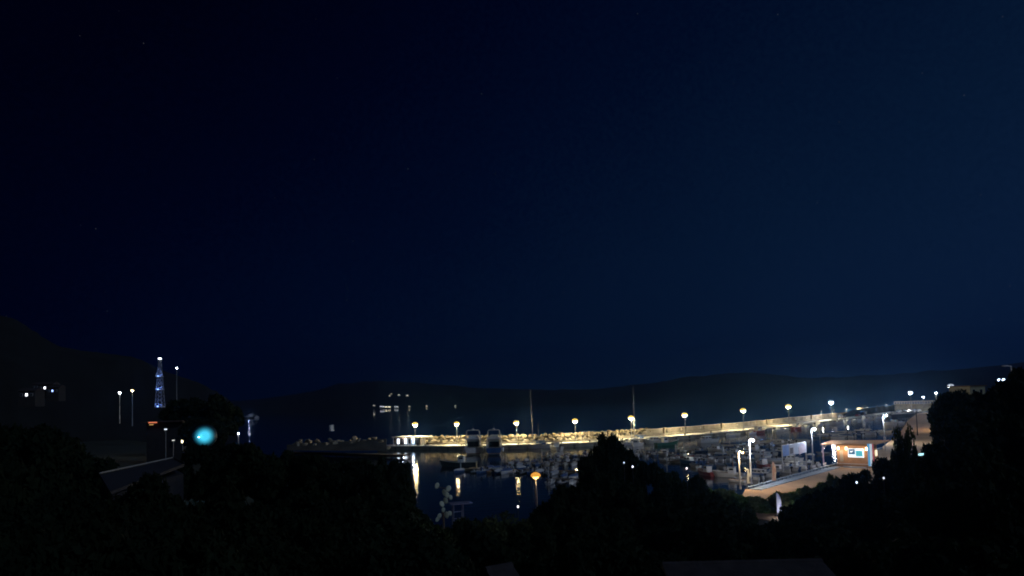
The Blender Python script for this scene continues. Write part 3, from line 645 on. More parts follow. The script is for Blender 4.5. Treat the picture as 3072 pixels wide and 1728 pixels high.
# ------------------------------------------------------------------ esplanade
ep_px = [(2236, 1468), (2300, 1450), (2370, 1431), (2430, 1415), (2490, 1399), (2560, 1376), (2640, 1346), (2700, 1300), (2722, 1263), (2768, 1227)]
ep = [P(a, b, ZQ) for a, b in ep_px]
back = [P(2840, 1227, ZQ), P(2860, 1290, ZQ), P(2840, 1350, ZQ), P(2760, 1420, ZQ), P(2600, 1470, ZQ), P(2480, 1530, ZQ), P(2340, 1570, ZQ), P(2200, 1540, ZQ)]
esp = empty('esplanade'); esp['kind'] = 'structure'; esp['label'] = 'sandy lit esplanade and slipway on the right shore'; esp['category'] = 'esplanade'
MB().prism([(p.x, p.y) for p in ep + back], ZQ - 2.5, ZQ + .02).build('paving', sandp, esp)
# kerb stones along the water, each a piece
kb = MB().box((0, 0, 0), (1.46, .55, .42)).build('kerb_stone', blockp, esp); first = True
for a, b_ in zip(ep[:6], ep[1:7]):
    d = b_ - a; n = max(1, int(d.length / 1.5)); an = math.atan2(d.y, d.x); nn_ = Vector((sin(an), -cos(an), 0))
    for i in range(n):
        p = a + d * (i + .5) / n + nn_ * .35; loc = (p.x, p.y, ZQ + .16 + rr.uniform(-.01, .01))
        if first: kb.location = loc; kb.rotation_euler = (0, 0, an); first = False
        else: shared('kerb_stone', kb.data, esp, loc, (0, 0, an + rr.uniform(-.01, .01)))
# pale walkway slabs behind the kerb
sl = None
for a, b_ in zip(ep[:4], ep[1:5]):
    d = b_ - a; n = max(1, int(d.length / 1.8)); an = math.atan2(d.y, d.x); nn_ = Vector((sin(an), -cos(an), 0))
    for i in range(n):
        for j in range(1):
            p = a + d * (i + .5) / n + nn_ * (1.6 + j * 1.8); loc = (p.x, p.y, ZQ + .06)
            if sl is None: sl = MB().box((0, 0, 0), (1.75, 1.75, .1)).build('paving_slab', blockp, esp); sl.location = loc; sl.rotation_euler = (0, 0, an)
            else: shared('paving_slab', sl.data, esp, loc, (0, 0, an))
# kiosk
kz = ZQ + .04
kL = P(2513, 1400, kz); kw_ = 80 / F * hd(kL) / 1.12; an = R(-42)
W_ = kw_ * 1.12; mid = kL + Vector((cos(an), sin(an), 0)) * W_ / 2; K = empty('kiosk', mid, an)
tz = D(2550, 1336, hd(mid)).z - kz; dep = 5.0
MB().box((0, dep / 2, tz / 2), (W_, dep, tz)).build('wall', wood, K)
n = 9
for i in range(n):                                # horizontal cladding boards on the front
    z = (i + .5) * tz / n
    MB().box((0, -.03, z), (W_ + .02, .06, tz / n - .03)).build('board', wood, K)
MB().box((0, -.22, tz * .16), (W_ + .2, .4, .09)).build('counter', whitep, K)
MB().add([(-W_ * .95, -1.0, tz + .02), (W_ * .70, -1.0, tz + .22), (W_ * .86, dep + .9, tz + .50), (-W_ * .95, dep + .9, tz + .30), (-W_ * .95, -1.0, tz + .20), (W_ * .70, -1.0, tz + .42), (W_ * .86, dep + .9, tz + .74), (-W_ * .95, dep + .9, tz + .50)],
         [(3, 2, 1, 0), (4, 5, 6, 7), (0, 1, 5, 4), (1, 2, 6, 5), (2, 3, 7, 6), (3, 0, 4, 7)]).build('roof', wood, K)
fr = MB().box((W_ * .08, -.09, tz * .66), (W_ * .47, .08, tz * .40)).build('menu_panel', emit('lit panel white', (.75, .9, 1.0), 1.1), K)
MB().box((-W_ * .04, -.15, tz * .71), (W_ * .19, .04, tz * .25)).build('picture', emit('dark blue picture', (.02, .10, .22), .6), fr)
MB().box((W_ * .18, -.15, tz * .64), (W_ * .2, .04, tz * .25)).build('picture', emit('teal picture', (.05, .35, .45), .8), fr)
MB().add([(-W_ * .10, -.18, tz * .74), (-W_ * .06, -.18, tz * .68), (W_ * .03, -.18, tz * .78), (-W_ * .06, -.18, tz * .72)], [(0, 1, 2, 3)]).build('tick_mark', emit('white print', (.9, .95, 1), 1.2), fr)
MB().box((-W_ * .36, -.09, tz * .5), (W_ * .10, .08, tz * .5)).build('menu_board', concrete_pale, K)
for x in (W_ * .12 - W_ * .3, W_ * .42, -W_ * .42): 
    l = MB().lathe([(.10, -.38), (.2, -.3), (.2, .1), (.1, .2)], c=(x, -.62, tz - .45), n=8).build('wall_lantern', emit('lantern glass', (1, .72, .42), 4), K)
    point_light('lantern_light', (x, -.95, tz - .75), 85, (1, .70, .45), K, .1)
MB().box((W_ / 2 + .05, 2.2, 1.25), (.08, 1.1, 2.3)).build('door', blackp, K); MB().box((W_ / 2 + .12, 3.9, tz * .6), (.1, 1.2, 1.1)).build('side_window', emit('side window light', (1, .85, .6), 1.2), K)
MB().tube((-W_ * .90, -.6, 0), (-W_ * .90, -.6, tz + .05), .13).build('corner_post', mat('lilac paint', (.55, .50, .75), .5), K)
MB().tube((-W_ * .90, -.6, tz - .7), (-W_ * .78, -.6, tz), .07).build('brace', whitep, K)
MB().add([(-W_ * .3, -.9, .02), (0, -1.9, .02), (W_ * .4, -.9, .02), (-W_ * .3, -.9, .3), (0, -1.9, .3), (W_ * .4, -.9, .3)], [(0, 1, 2), (3, 4, 5), (0, 1, 4, 3), (1, 2, 5, 4), (2, 0, 3, 5)]).build('bench', whitep, K)
tag(K, 'orange wooden kiosk with broad flat roof and blue lit menu panels', 'kiosk')
# feather banner beside kiosk, red white blue
def feather(px, ytop, ybot, z, m, lab, wpx, dist=None, m2=None, lean=0.0):
    base = P(px, ybot, z) if dist is None else D(px, ybot, dist); dd = hd(base); h = D(px, ytop, dd).z - base.z; w = wpx / F * dd
    o = empty('feather_banner', base)
    MB().tube((0, 0, 0), (lean * h, 0, h), .035, .02).build('pole', alu, o)
    L_, Rr = [], []
    for k in range(9):
        t_ = k / 8; z_ = h * (.14 + .85 * t_); ww = w * (math.sqrt(max(0, 1 - t_ ** 3)) * .9 + .1)
        L_.append((.03 + lean * z_, .0, z_)); Rr.append((.03 + lean * z_ + ww, .06 * sin(k), z_))
    s_ = MB().grid([L_, Rr]).build('sail', m, o); sm = s_.modifiers.new('thickness', 'SOLIDIFY'); sm.thickness = .015
    MB().lathe([(.35, 0), (.35, .08), (.06, .12)], n=10).build('base_plate', blackp, o)
    if m2:
        s2 = MB().grid([[(a[0] + (c[0] - a[0]) * .62, -.03, a[2]) for a, c in list(zip(L_, Rr))[1:-1]], [(a[0] + (c[0] - a[0]) * .9, -.03, a[2]) for a, c in list(zip(L_, Rr))[1:-1]]]).build('printed_stripe', m2, o); s2.modifiers.new('thickness', 'SOLIDIFY').thickness = .01
    tag(o, lab, 'banner'); return o
feather(2332, 1478, 1548, ZQ + .02, mat('white banner cloth', (.75, .76, .85), .7, .04, 1), 'tall white feather banner in the gap of the dark bushes', 12, m2=mat('lilac print', (.45, .42, .70), .7), lean=0)
fbn = [o for o in col.objects if o.name.startswith('feather_banner')][0]; MB().lathe([(.10, 0), (.12, .12), (.04, .16)], c=(.2, -1.3, .05), n=8).build('added_uplight', blackp, fbn); point_light('added_uplight_lamp', (.2, -1.5, .6), 90, (.80, .82, 1), fbn, .08)  # ground light added to brighten the white banner
feather(2316, 1384, 1452, ZQ, mat('pink banner cloth', (.60, .42, .40), .7, .1, 1), 'pink and white feather banner on the esplanade below the blue sign', 11, m2=mat('white print cloth', (.7, .7, .7), .7), lean=.06)
feather(2240, 1405, 1458, ZQ, mat('pale banner cloth', (.55, .55, .56), .7, .1, 1), 'grey feather banner with dark lettering beside the white lamp poles', 10, m2=mat('dark print cloth', (.05, .05, .06), .7), lean=.08)
# kiosk side banner in blue, white and red
p = P(2616, 1408, kz); dd = hd(p); fb = empty('vertical_banner', p, an); hh = D(2612, 1330, dd).z - kz
for k, (c_, nm) in enumerate((((.10, .45, .85), 'blue_strip'), ((.75, .85, .95), 'white_strip'), ((.75, .15, .2), 'red_strip'))):
    MB().box((-.35 + k * .36 - (.0 if k < 2 else 0), 0, hh * .55), (.34 if k < 2 else .12, .05, hh * .86)).build(nm, emit(nm, c_, .55), fb)
MB().tube((-.58, 0, 0), (-.58, 0, hh), .03).build('pole', alu, fb); tag(fb, 'lit vertical banner of blue, white and red strips at the kiosk right side', 'banner')
# banner sign on three posts
sz = ZQ
pA, pB = P(2349, 1414, sz), P(2420, 1398, sz); d = pB - pA; an = math.atan2(d.y, d.x); W_ = d.length; BS = empty('banner_sign', (pA + pB) / 2, an); BS.location.z = sz
dm = hd(BS.location); ztop = D(2383, 1331, dm).z - sz; zbot = D(2383, 1363, dm).z - sz
bm_ = mat('blue banner print', (.16, .30, .62), .7, .2, .6); wm_ = mat('white banner print', (.34, .39, .48), .7, .15, 1)
for x in (-W_ / 2, 0, W_ / 2): MB().tube((x, 0, -.1), (x, 0, ztop + (.1 if x else -.6)), .14).build('post', steel_g, BS)
n = 4
for i, m in enumerate((bm_, wm_, mat('grey blue banner print', (.30, .38, .50), .7, .2, 1), wm_)):
    MB().box((-W_ / 2 + W_ * (i + .5) / n, -.13, (ztop + zbot) / 2), (W_ / n - .03, .05, ztop - zbot)).build('panel', m, BS)
MB().box((-W_ * .14, -.17, (ztop * .4 + zbot * .6)), (W_ * .13, .03, (ztop - zbot) * .55)).build('dark_figure', mat('dark print', (.08, .09, .11), .7), BS)
MB().box((W_ * .3, -.18, ztop * .45 + zbot * .55), (W_ * .3, .03, (ztop - zbot) * .8), tilt=(0, -.25)).build('tilted_poster', mat('pale poster', (.36, .34, .42), .7, .15, 1), BS)
MB().tube((-W_ / 2, -.05, ztop), (W_ / 2, -.05, ztop), .06).build('top_rail', steel_g, BS)
tag(BS, 'long blue and white banner sign on three tall posts by the boats', 'sign')
point_light('sign_light', (0, -4.5, ztop + 1), 60, (.6, .72, 1), BS)
# small information sign
p = P(2656, 1352, ZQ); isg = empty('information_sign', p); h_ = D(2656, 1309, hd(p)).z - ZQ
MB().tube((0, 0, 0), (0, 0, h_), .06).build('post', steel_g, isg); MB().box((0, -.08, h_ - .75), (.5, .04, 1.3)).build('plate', whitep, isg); MB().box((0, -.11, h_ - .6), (.14, .02, .7)).build('pictogram', blackp, isg)
tag(isg, 'narrow white sign plate on a post right of the kiosk', 'sign')
# parasol / low table group of rails at the esplanade end
for i, px in enumerate((2446, 2462, 2478)):
    p = P(px, 1412 - i * 4, ZQ); b_ = empty('bench', p, an)
    MB().box((0, 0, .45), (1.5, .45, .06)).build('seat', whitep, b_); MB().box((0, .22, .8), (1.5, .06, .4)).build('backrest', whitep, b_)
    for s_ in (-1, 1): MB().box((s_ * .6, 0, .21), (.06, .4, .42)).build('leg', steel_g, b_)
    tag(b_, ['leftmost', 'middle', 'rightmost'][i] + ' of three white benches at the water left of the kiosk', 'bench', 'white benches on the esplanade')
point_light('under_roof_light', tuple(K.matrix_world @ Vector((0, 0, 0))), 0, (1, 1, 1)) if False else None

# slipway lamp behind the trees that lights the sand
post_lamp(P(2835, 1290, ZQ), D(2838, 1232, hd(P(2835, 1290, ZQ))), em_sod, (1, .70, .38), 15000, 'yellow lamp half hidden by the trees beside the slipway', None, r_=.4)
# white stair wall at slipway
p = P(2822, 1262, ZQ); sw = empty('garden_wall', p, .6)
for i in range(4): MB().box((i * 1.0, i * .2, .9 - i * .25 + 1.0), (.95, .5, 3.6 - i * .8)).build('step_block', plaster, sw)
tag(sw, 'stepped pale wall climbing into the dark trees at the slipway', 'wall')

# ramp wall with railing at the breakwater root
ra_, rb_ = D(2684, 1226, 486), D(2806, 1208, 486); d = rb_ - ra_; L = math.hypot(d.x, d.y); an = math.atan2(d.y, d.x); rw = empty('ramp_wall', ((ra_.x + rb_.x) / 2, (ra_.y + rb_.y) / 2, 0), an)
zt = D(2745, 1212, 486).z; MB().box((0, 0, zt / 2), (L, 1.0, zt)).build('wall', concrete, rw); MB().box((0, -.1, zt + .08), (L, 1.3, .16)).build('coping', concrete_pale, rw)
for i in range(17): MB().box((-L / 2 + L * i / 16, -.3, zt + .85), (.26, .2, 1.7)).build('railing_post', whitep, rw)
MB().box((0, -.3, zt + 1.75), (L, .22, .3)).build('top_rail', whitep, rw); MB().box((0, -.3, zt + .9), (L, .1, .1)).build('mid_rail', whitep, rw)
tag(rw, 'pale ramp wall with white railing at the breakwater root', 'wall')
MB().prism([tuple(p.xy) for p in (D(2672, 1230, 425), D(2765, 1230, 455), D(2830, 1230, 470), D(2830, 1230, 540), D(2670, 1230, 540))], ZQ - 2.6, ZQ + .3).build('car_park', asphalt).update_tag()
cp = col.objects['car_park']; tag(cp, 'asphalt car park below the pale ramp wall', 'car park', kind='structure')
# dark scrub bank behind the quay between the block house and the ramp
bank = MB(); rows = [[], [], []]
for px in range(2560, 2705, 8):
    s_ = s_at(px); dd = hd(along(s_, 9.5)); a = along(s_, 9.5, ZQ); b_ = D(px, 1229 - (px - 2560) * .12 + 2.5 * sin(px * .4), dd + 8); c_ = D(px, 1240, dd + 30)
    for r_, p in zip(rows, (a, b_, c_)): r_.append(tuple(p))
o = bank.grid(rows).build('grass_bank', scrub, smooth=False); tag(o, 'dark grassy bank behind the far end of the quay', 'bank', kind='structure')
# block house
p = P(2586, 1247, ZQ); p = D(2586, 1246, hd(p) + 9); bh = empty('block_house', (p.x, p.y, ZQ), dirat(s_at(2586))); wpx = 28 / F * hd(p)
hz = D(2586, 1225, hd(p)).z - ZQ
MB().box((0, 0, hz / 2), (wpx, 3.6, hz)).build('wall', mat('yellow plaster', (.42, .40, .24), .9, .1, 1), bh); MB().box((0, 0, hz + .1), (wpx + .5, 4.1, .2)).build('roof', concrete, bh)
MB().box((-wpx * .25, -1.83, 1.2), (.15, .06, 2.3)).build('door_joint', blackp, bh); MB().box((wpx * .08, -1.84, 1.2), (wpx * .55, .06, 2.3)).build('shutter', plaster, bh)
fb_ = MB()
for x in (-wpx / 2 + .5, wpx / 2 - .1): fb_.tube((x, -1.6, hz + .2), (x, -1.6, hz + 1.6), .07)
fb_.tube((-wpx / 2 + .5, -1.6, hz + 1.6), (wpx / 2 - .1, -1.6, hz + 1.6), .07); fb_.build('roof_frame', steel_g, bh); tag(bh, 'small yellow block house with shutter and roof frame on the quay', 'building')
for i, px in enumerate((2520, 2556, 2592, 2624, 2654, 2682, 2708, 2734)):  # pole lights added to keep the far quay strip bright
    s_ = s_at(px); p = along(s_, 9.2, ZQ); wl = empty('floodlight', p, dirat(s_)); MB().tube((0, 0, 0), (0, 0, 4.6), .09, .06).build('pole', steel_g, wl)
    MB().box((0, -.35, 4.6), (.5, .3, .18)).build('housing', blackp, wl); MB().box((0, -.35, 4.5), (.42, .24, .04)).build('lens', emit('added flood lens', (1, .85, .6), 6), wl)
    point_light('added_flood_lamp', (0, -.6, 4.25), 1700, (1, .84, .58), wl, .12); tag(wl, 'added slim floodlight pole at the back of the far quay, ' + ORD[i] + ' from the left', 'floodlight', 'added floodlights along the far quay')
# cars
def car(paint, name='parked_car'):
    r = empty(name); prof = [(-2.1, .35), (-2.1, .85), (-1.9, 1.0), (1.0, 1.0), (2.0, .85), (2.15, .45), (2.15, .35)]
    v = [(x, -.85, z) for x, z in prof] + [(x, .85, z) for x, z in prof]; n = len(prof)
    MB().add(v, [tuple(range(n)), tuple(range(2 * n - 1, n - 1, -1))] + [(i, n + i, n + (i + 1) % n, (i + 1) % n) for i in range(n)]).build('body', paint, r)
    g = [(-1.75, 1.0), (-1.35, 1.46), (.25, 1.48), (1.0, 1.0)]; v = [(x, -.80 + .12 * (z > 1.2), z) for x, z in g] + [(x, .80 - .12 * (z > 1.2), z) for x, z in g]
    MB().add(v, [(0, 1, 2, 3), (7, 6, 5, 4), (0, 4, 5, 1), (2, 6, 7, 3)]).build('cabin_glass', tintg, r); MB().box((-.55, 0, 1.49), (1.55, 1.34, .05)).build('roof', paint, r)
    for x in (-1.3, 1.35):
        for y in (-.82, .82): MB().tube((x, y - .1, .32), (x, y + .1, .32), .32, n=12).build('wheel', rubber, r)
    for y in (-.6, .6): MB().box((2.13, y, .68), (.08, .32, .14)).build('headlight', whitep, r)
    return r
cw = mat('white car paint', (.7, .7, .7), .3, .03, 1, coat=.5); cg = mat('silver car paint', (.35, .36, .38), .3, .05, 1, metal=.5, coat=.5); cr_ = mat('red car paint', (.35, .04, .05), .3, .05, 1, coat=.5); ck = mat('dark car paint', (.03, .035, .05), .3, .05, 1, coat=.5)
cars = {'white': car(cw), 'silver': car(cg), 'red': car(cr_), 'black': car(ck)}; cu = set()
for i, (px, py, k, w) in enumerate(((2696, 1240, 'white', 'leftmost in the car park'), (2712, 1239, 'black', 'second from the left in the car park'), (2727, 1237, 'white', 'third from the left in the car park'), (2741, 1236, 'silver', 'fourth from the left in the car park'), (2755, 1235, 'white', 'rightmost one'))):
    c = cars[k] if k not in cu else copy_tree(cars[k]); cu.add(k); p = D(px, 1225, 462); p.z = ZQ + .3; c.location = p; c.rotation_euler = (0, 0, 1.2); c.scale = (1.25, 1.25, 1.25); tag(c, f'{k} car parked below the ramp wall, {w}', 'car', 'cars parked below the ramp wall')
for px, k, w in ((2606, 'red', 'just right of the block house'), (2560, 'silver', 'just left of the block house'), (2622, 'black', 'second right of the block house')):
    c = cars[k] if k not in cu else copy_tree(cars[k]); cu.add(k); s = s_at(px); c.location = along(s, 5.6, ZQ + .02); c.rotation_euler = (0, 0, dirat(s)); tag(c, f'{k} car parked on quay, {w}', 'car', 'cars parked on the quay')

# yellow building on the right crest
p = D(2902, 1186, 150); yb_ = empty('crest_building', (p.x, p.y, 6), .35); w = 52 / F * 150; zt = D(2930, 1157, 150).z - 6
MB().box((0, 0, zt / 2 - .1), (w, 4, zt)).build('wall', mat('ochre plaster', (.34, .31, .17), .9, .15, .8), yb_); MB().box((0, 0, zt), (w + .4, 4.5, .2)).build('roof', wood_d, yb_)
for x in (-1.1, .9): MB().box((x, -2.02, zt - 1.1), (.6, .06, .8)).build('window', tintg, yb_)
tag(yb_, 'ochre building peeping over the dark crest on the right', 'building')
# twin-globe lamp and unlit bent lamp at far right
head = D(3004, 1141, 96); b0 = gz(head.x, head.y); tl = empty('twin_lamp', (head.x, head.y, b0)); h = head.z - b0
MB().tube((0, 0, 0), (0, 0, h), .08).build('pole', whitep, tl); MB().tube((-.25, 0, h), (.25, 0, h), .04).build('cross_arm', whitep, tl)
for x in (-.26, .26): MB().lathe([(.05, -.14), (.15, -.05), (.15, .06), (.05, .14)], c=(x, 0, h + .05), n=8).build('globe', emit('blue white globe', (.6, .75, 1), 5), tl)
tag(tl, 'twin-globe bluish lamp above the trees at the far right', 'street lamp'); point_light('globe_light', (0, -.5, h - .3), 60, (.7, .8, 1), tl)
head = D(3034, 1099, 100); b0 = gz(head.x, head.y); tl = empty('bent_lamp', (head.x, head.y, b0)); h = head.z - b0
MB().tube((0, 0, 0), (0, 0, h), .11, .07).build('pole', whitep, tl); MB().tube((0, 0, h), (-.7, 0, h + .1), .05).build('arm', whitep, tl); MB().box((-.85, 0, h + .08), (.5, .25, .12)).build('lamp_head', whitep, tl)
tag(tl, 'unlit pale street lamp with bent arm at the right edge', 'street lamp')

# ------------------------------------------------------------------ left shore
mast_b = D(480, 1224, 330); tm = empty('lattice_mast', mast_b); H_ = D(480, 1078, 330).z - mast_b.z
lat = MB(); nlev = 12
for k in range(nlev):
    z0, z1 = H_ * k / nlev, H_ * (k + 1) / nlev; w0, w1 = 1.5 - 1.1 * k / nlev, 1.5 - 1.1 * (k + 1) / nlev
    cs = [(-1, -1), (1, -1), (1, 1), (-1, 1)]
    for i in range(4):
        a, b_ = cs[i], cs[(i + 1) % 4]
        lat.tube((a[0] * w0, a[1] * w0, z0), (a[0] * w1, a[1] * w1, z1), .09, n=4); lat.tube((a[0] * w0, a[1] * w0, z0), (b_[0] * w1, b_[1] * w1, z1), .06, n=4); lat.tube((a[0] * w1, a[1] * w1, z1), (b_[0] * w1, b_[1] * w1, z1), .06, n=4)
lat.build('lattice', steel_g, tm)
for k, f_ in enumerate((.02, .37, .64)):
    z = H_ * f_; w = 2.0 - .5 * f_
    MB().lathe([(w, 0), (w, .18), (w * .8, .2)], c=(0, 0, z), n=8).build('platform', whitep, tm)
    MB().box((0, -w, z + .3), (.7, .3, .3)).build('floodlight', emit('blue flood', (.30, .5, 1), 3), tm)
    point_light('flood_light', (0, -w - .8, z + 1.0), 170, (.16, .30, 1), tm, .2)
    for q_ in (-1, 1): MB().tube((q_ * w * .9, -w * .5, z + .2), (q_ * .3, -.3, z + H_ * .17), .1, .05).build('stay', whitep, tm)
MB().lathe([(.2, 0), (.7, .2), (.7, .5), (.2, .7)], c=(0, 0, H_), n=8).build('top_lamp', emit('mast top glass', (.85, .9, 1), 6), tm)
tag(tm, 'tall lattice mast lit blue in three stages on the left shore', 'mast')
for px, py, by, dist, em, pw, lab, r_ in ((359, 1177, 1270, 260, em_cool, 900, 'white lamp, left one of the pair left of the lattice mast', .62), (397, 1171, 1278, 250, em_warm, 900, 'warm lamp on a tall pole, right one of the pair', .62), (530, 1103, 1230, 380, em_cool, 500, 'small white lamp high up right of the lattice mast', .7),
                                        (715, 1300, 1345, 170, em_cool, 200, 'small white lamp right of the teal light', .3)):
    head = D(px, py, dist); base = Vector((head.x, head.y, max(1.0, D(px, by, dist).z)))
    post_lamp(base, head, em, (1, .9, .8), pw, lab, 'lamps on the left shore', r_=r_, polem=steel_g)
dplaster = mat('night-dark plaster', (.03, .028, .026), .9, .2, .8)  # night darkness put into the plaster colour so the walls stay black
def house(px, py, dist, wpx, hpx, wall, lab, win=None, rz=0, wincol=(1, .9, .7)):
    p = D(px, py, dist); k = dist / F; w, h = wpx * k, hpx * k; r = empty('house', p, rz)
    MB().box((0, 0, h / 2 - 1.5), (w, w * .8, h + 3)).build('wall', wall, r)
    MB().add([(-w * .56, -w * .46, h), (w * .56, -w * .46, h), (w * .56, w * .46, h), (-w * .56, w * .46, h), (-w * .56, 0, h * 1.45), (w * .56, 0, h * 1.45)], [(0, 1, 5, 4), (2, 3, 4, 5), (1, 2, 5), (3, 0, 4), (3, 2, 1, 0)]).build('roof', tilem, r)
    for i in range(3):
        f = MB().box((-w * .3 + i * w * .3, -w * .4 - .03, h * .5), (w * .15, .08, h * .36)).build('window', whitep, r)
        MB().box((-w * .3 + i * w * .3, -w * .4 - .09, h * .5), (w * .12, .04, h * .31)).build('pane', (win if (win and i == 1) else tintg), f)
    tag(r, lab, 'house'); return r
w1 = emit('white window glow', (.9, .92, 1), 4); w2 = emit('blue window glow', (.30, .45, 1), 3)
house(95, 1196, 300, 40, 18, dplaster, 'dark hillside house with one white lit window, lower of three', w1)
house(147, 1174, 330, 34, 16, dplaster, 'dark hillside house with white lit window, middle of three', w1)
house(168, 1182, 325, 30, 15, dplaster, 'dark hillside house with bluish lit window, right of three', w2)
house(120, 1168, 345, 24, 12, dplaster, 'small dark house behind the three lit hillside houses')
# beach bar with red sign and canopy
p = D(490, 1300, 210); bb = empty('beach_bar', (p.x, p.y, gz(p.x, p.y)), -.1); zt = D(490, 1266, 210).z - bb.location.z
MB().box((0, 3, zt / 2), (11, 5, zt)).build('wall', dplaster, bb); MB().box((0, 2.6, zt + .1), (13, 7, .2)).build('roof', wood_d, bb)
MB().box((-2.6, -.9, zt - .05), (2.6, .12, .28)).build('red_sign', emit('red sign glow', (1, .25, .12), .9), bb); MB().box((-3.0, -.9, zt - .65), (1.2, .1, .14)).build('orange_sign', emit('orange sign glow', (1, .6, .2), .8), bb)
MB().box((2.2, .42, zt * .45), (1.2, .08, 1.6)).build('door', tintg, bb); MB().box((4.2, .42, zt * .6), (1.0, .08, .8)).build('window', tintg, bb)
tag(bb, 'dark flat-roofed beach bar with small red lit sign', 'building')
p = P(497, 1372, 1.3); cv = empty('canopy', p, .1); zt = D(497, 1342, hd(p)).z - 1.3; w = 72 / F * hd(p)
MB().box((0, 0, zt), (w, 4.2, .16), tilt=(.08, 0)).build('roof', canvas_w, cv)
for x in (-w / 2 + .2, w / 2 - .2):
    for y in (-1.8, 1.8): MB().tube((x, y, -.3), (x, y, zt), .07).build('post', steel_g, cv)
MB().box((.4, 1.9, zt * .5), (w * .75, .12, zt)).build('back_wall', mat('orange plaster', (.42, .22, .10), .9, .15, 1), cv); MB().box((.2, .2, .8), (w * .5, .6, .9)).build('bar_counter', wood, cv)
MB().box((-1.2, 1.82, zt * .55), (1.1, .05, .9)).build('picture', whitep, cv)
point_light('canopy_light', (.2, -.2, zt - .5), 70, (1, .66, .36), cv); MB().box((.2, -.2, zt - .2), (.5, .2, .12)).build('lamp', emit('lantern glass', (1, .72, .42), 9), cv)
tag(cv, 'pale flat canopy over an orange lit bar on the left shore', 'canopy')
# small lit windows near it
for px, py, c_, s_, lab in ((548, 1324, (1, .85, .5), 5, 'small warm lit lantern box right of the canopy'), (497, 1288, (.8, .9, 1), 1.5, 'tiny white light below the red sign'), (520, 1321, (.9, .9, .8), .8, 'thin pale light strip above the canopy')):
    p = D(px, py, 180); o = empty('lantern', p); MB().box((0, 0, 0), (.55, .2, .75 if px == 548 else .25)).build('glass', emit('lantern glow ' + str(px), c_, s_), o); MB().tube((0, 0, -.3), (0, 0, -(p.z - 1.0)), .05).build('post', steel_g, o); MB().box((0, 0, .42), (.65, .3, .08)).build('cap', blackp, o); tag(o, lab, 'lantern')
for px, py, c_, s_, dist, lab in ((1898, 1400, (.85, .85, 1), 9, 57, 'small white garden light on the black central tree edge'), (2060, 1405, (1, .8, .9), 9, 60, 'pinkish garden light at the top of the trees below the cruisers to the right'), (2570, 1447, (.75, .85, 1), 8, 56, 'bluish white garden light below the kiosk'), (2651, 1434, (.8, .8, .9), 4, 56, 'faint garden light below and right of the kiosk'),
                                  (2786, 1357, (.8, .8, 1), 8, 55, 'white garden light beside the cyan strip right of the lone tree'), (1554, 1520, (.9, .9, 1), 6, 44, 'tiny white light left of the orange lamp pole'), (1872, 1388, (.7, .8, 1), 3, 57, 'faint light left of the white garden light')):
    p = D(px, py, dist); g = gz(p.x, p.y); o = empty('garden_light', (p.x, p.y, g)); h = p.z - g
    MB().tube((0, 0, 0), (0, 0, h), .03).build('post', blackp, o); MB().lathe([(.03, -.08), (.06, -.04), (.06, .03), (.03, .07)], c=(0, 0, h), n=8).build('glass', emit(f'garden glass {px}', c_, s_ * .35), o); MB().lathe([(.1, 0), (.02, .05)], c=(0, 0, h + .1), n=8).build('cap', blackp, o); tag(o, lab, 'garden light')
p = D(2768, 1363, 55); g = gz(p.x, p.y); o = empty('strip_light', (p.x, p.y, g), .2); MB().box((0, 0, p.z - g), (.62, .1, .13)).build('tube', emit('cyan strip', (.5, .9, .95), 1.6), o); MB().tube((0, .1, 0), (0, .1, p.z - g + .1), .04).build('post', blackp, o); tag(o, 'short cyan strip light among the trees right of the kiosk', 'lamp')
# house with pale roof edge, near left
rA, rB = D(300, 1424, 62), D(520, 1376, 75); rC = D(552, 1392, 68); rD = D(330, 1475, 54)
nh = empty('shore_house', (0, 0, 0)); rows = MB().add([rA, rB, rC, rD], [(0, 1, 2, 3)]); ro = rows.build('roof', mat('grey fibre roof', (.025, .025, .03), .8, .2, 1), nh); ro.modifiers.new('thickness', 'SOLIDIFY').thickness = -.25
MB().tube(rA + Vector((0, 0, .12)), rB + Vector((0, 0, .12)), .07).build('ridge_cap', plaster, nh); MB().tube(rB + Vector((0, 0, .12)), rC + Vector((0, 0, .12)), .07).build('verge_trim', dplaster, nh)
cx = (rA + rB + rC + rD) / 4
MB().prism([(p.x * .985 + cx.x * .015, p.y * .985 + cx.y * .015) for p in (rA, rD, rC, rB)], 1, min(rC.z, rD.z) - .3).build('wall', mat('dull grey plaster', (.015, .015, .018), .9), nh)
tag(nh, 'low house with grey sloping roof and pale ridge line, lower left', 'house')
# teal lamp in foliage; its oversized globe fades outward to imitate bloom
p = D(614, 1308, 140); tp = empty('garden_lamp', (p.x, p.y, 1.2)); h = p.z - 1.2
teal_bloom = emit('teal lamp bloom', (.05, .50, .72), 1.0); teal_bloom.node_tree.nodes['Principled BSDF'].inputs['Base Color'].default_value = (.01, .03, .04, 1)
_t = teal_bloom.node_tree; _lw = N(_t, 'ShaderNodeLayerWeight'); _lw.inputs[0].default_value = .5; _mr = N(_t, 'ShaderNodeMapRange'); _mr.inputs[1].default_value = .05; _mr.inputs[2].default_value = .85; _mr.inputs[3].default_value = 1.06; _mr.inputs[4].default_value = 0.0
_pw = N(_t, 'ShaderNodeMath', operation='POWER'); _pw.inputs[1].default_value = 5.5; _t.links.new(_lw.outputs['Facing'], _mr.inputs[0]); _t.links.new(_mr.outputs[0], _pw.inputs[0]); _t.links.new(_pw.outputs[0], _t.nodes['Principled BSDF'].inputs['Emission Strength'])
MB().tube((0, 0, 0), (0, 0, h - .4), .06).build('pole', steel_g, tp)
MB().lathe([(2.3 * sin(pi * i_ / 16) + .01, -2.3 * cos(pi * i_ / 16)) for i_ in range(17)], c=(0, 0, h), n=24).build('globe', teal_bloom, tp, smooth=True)
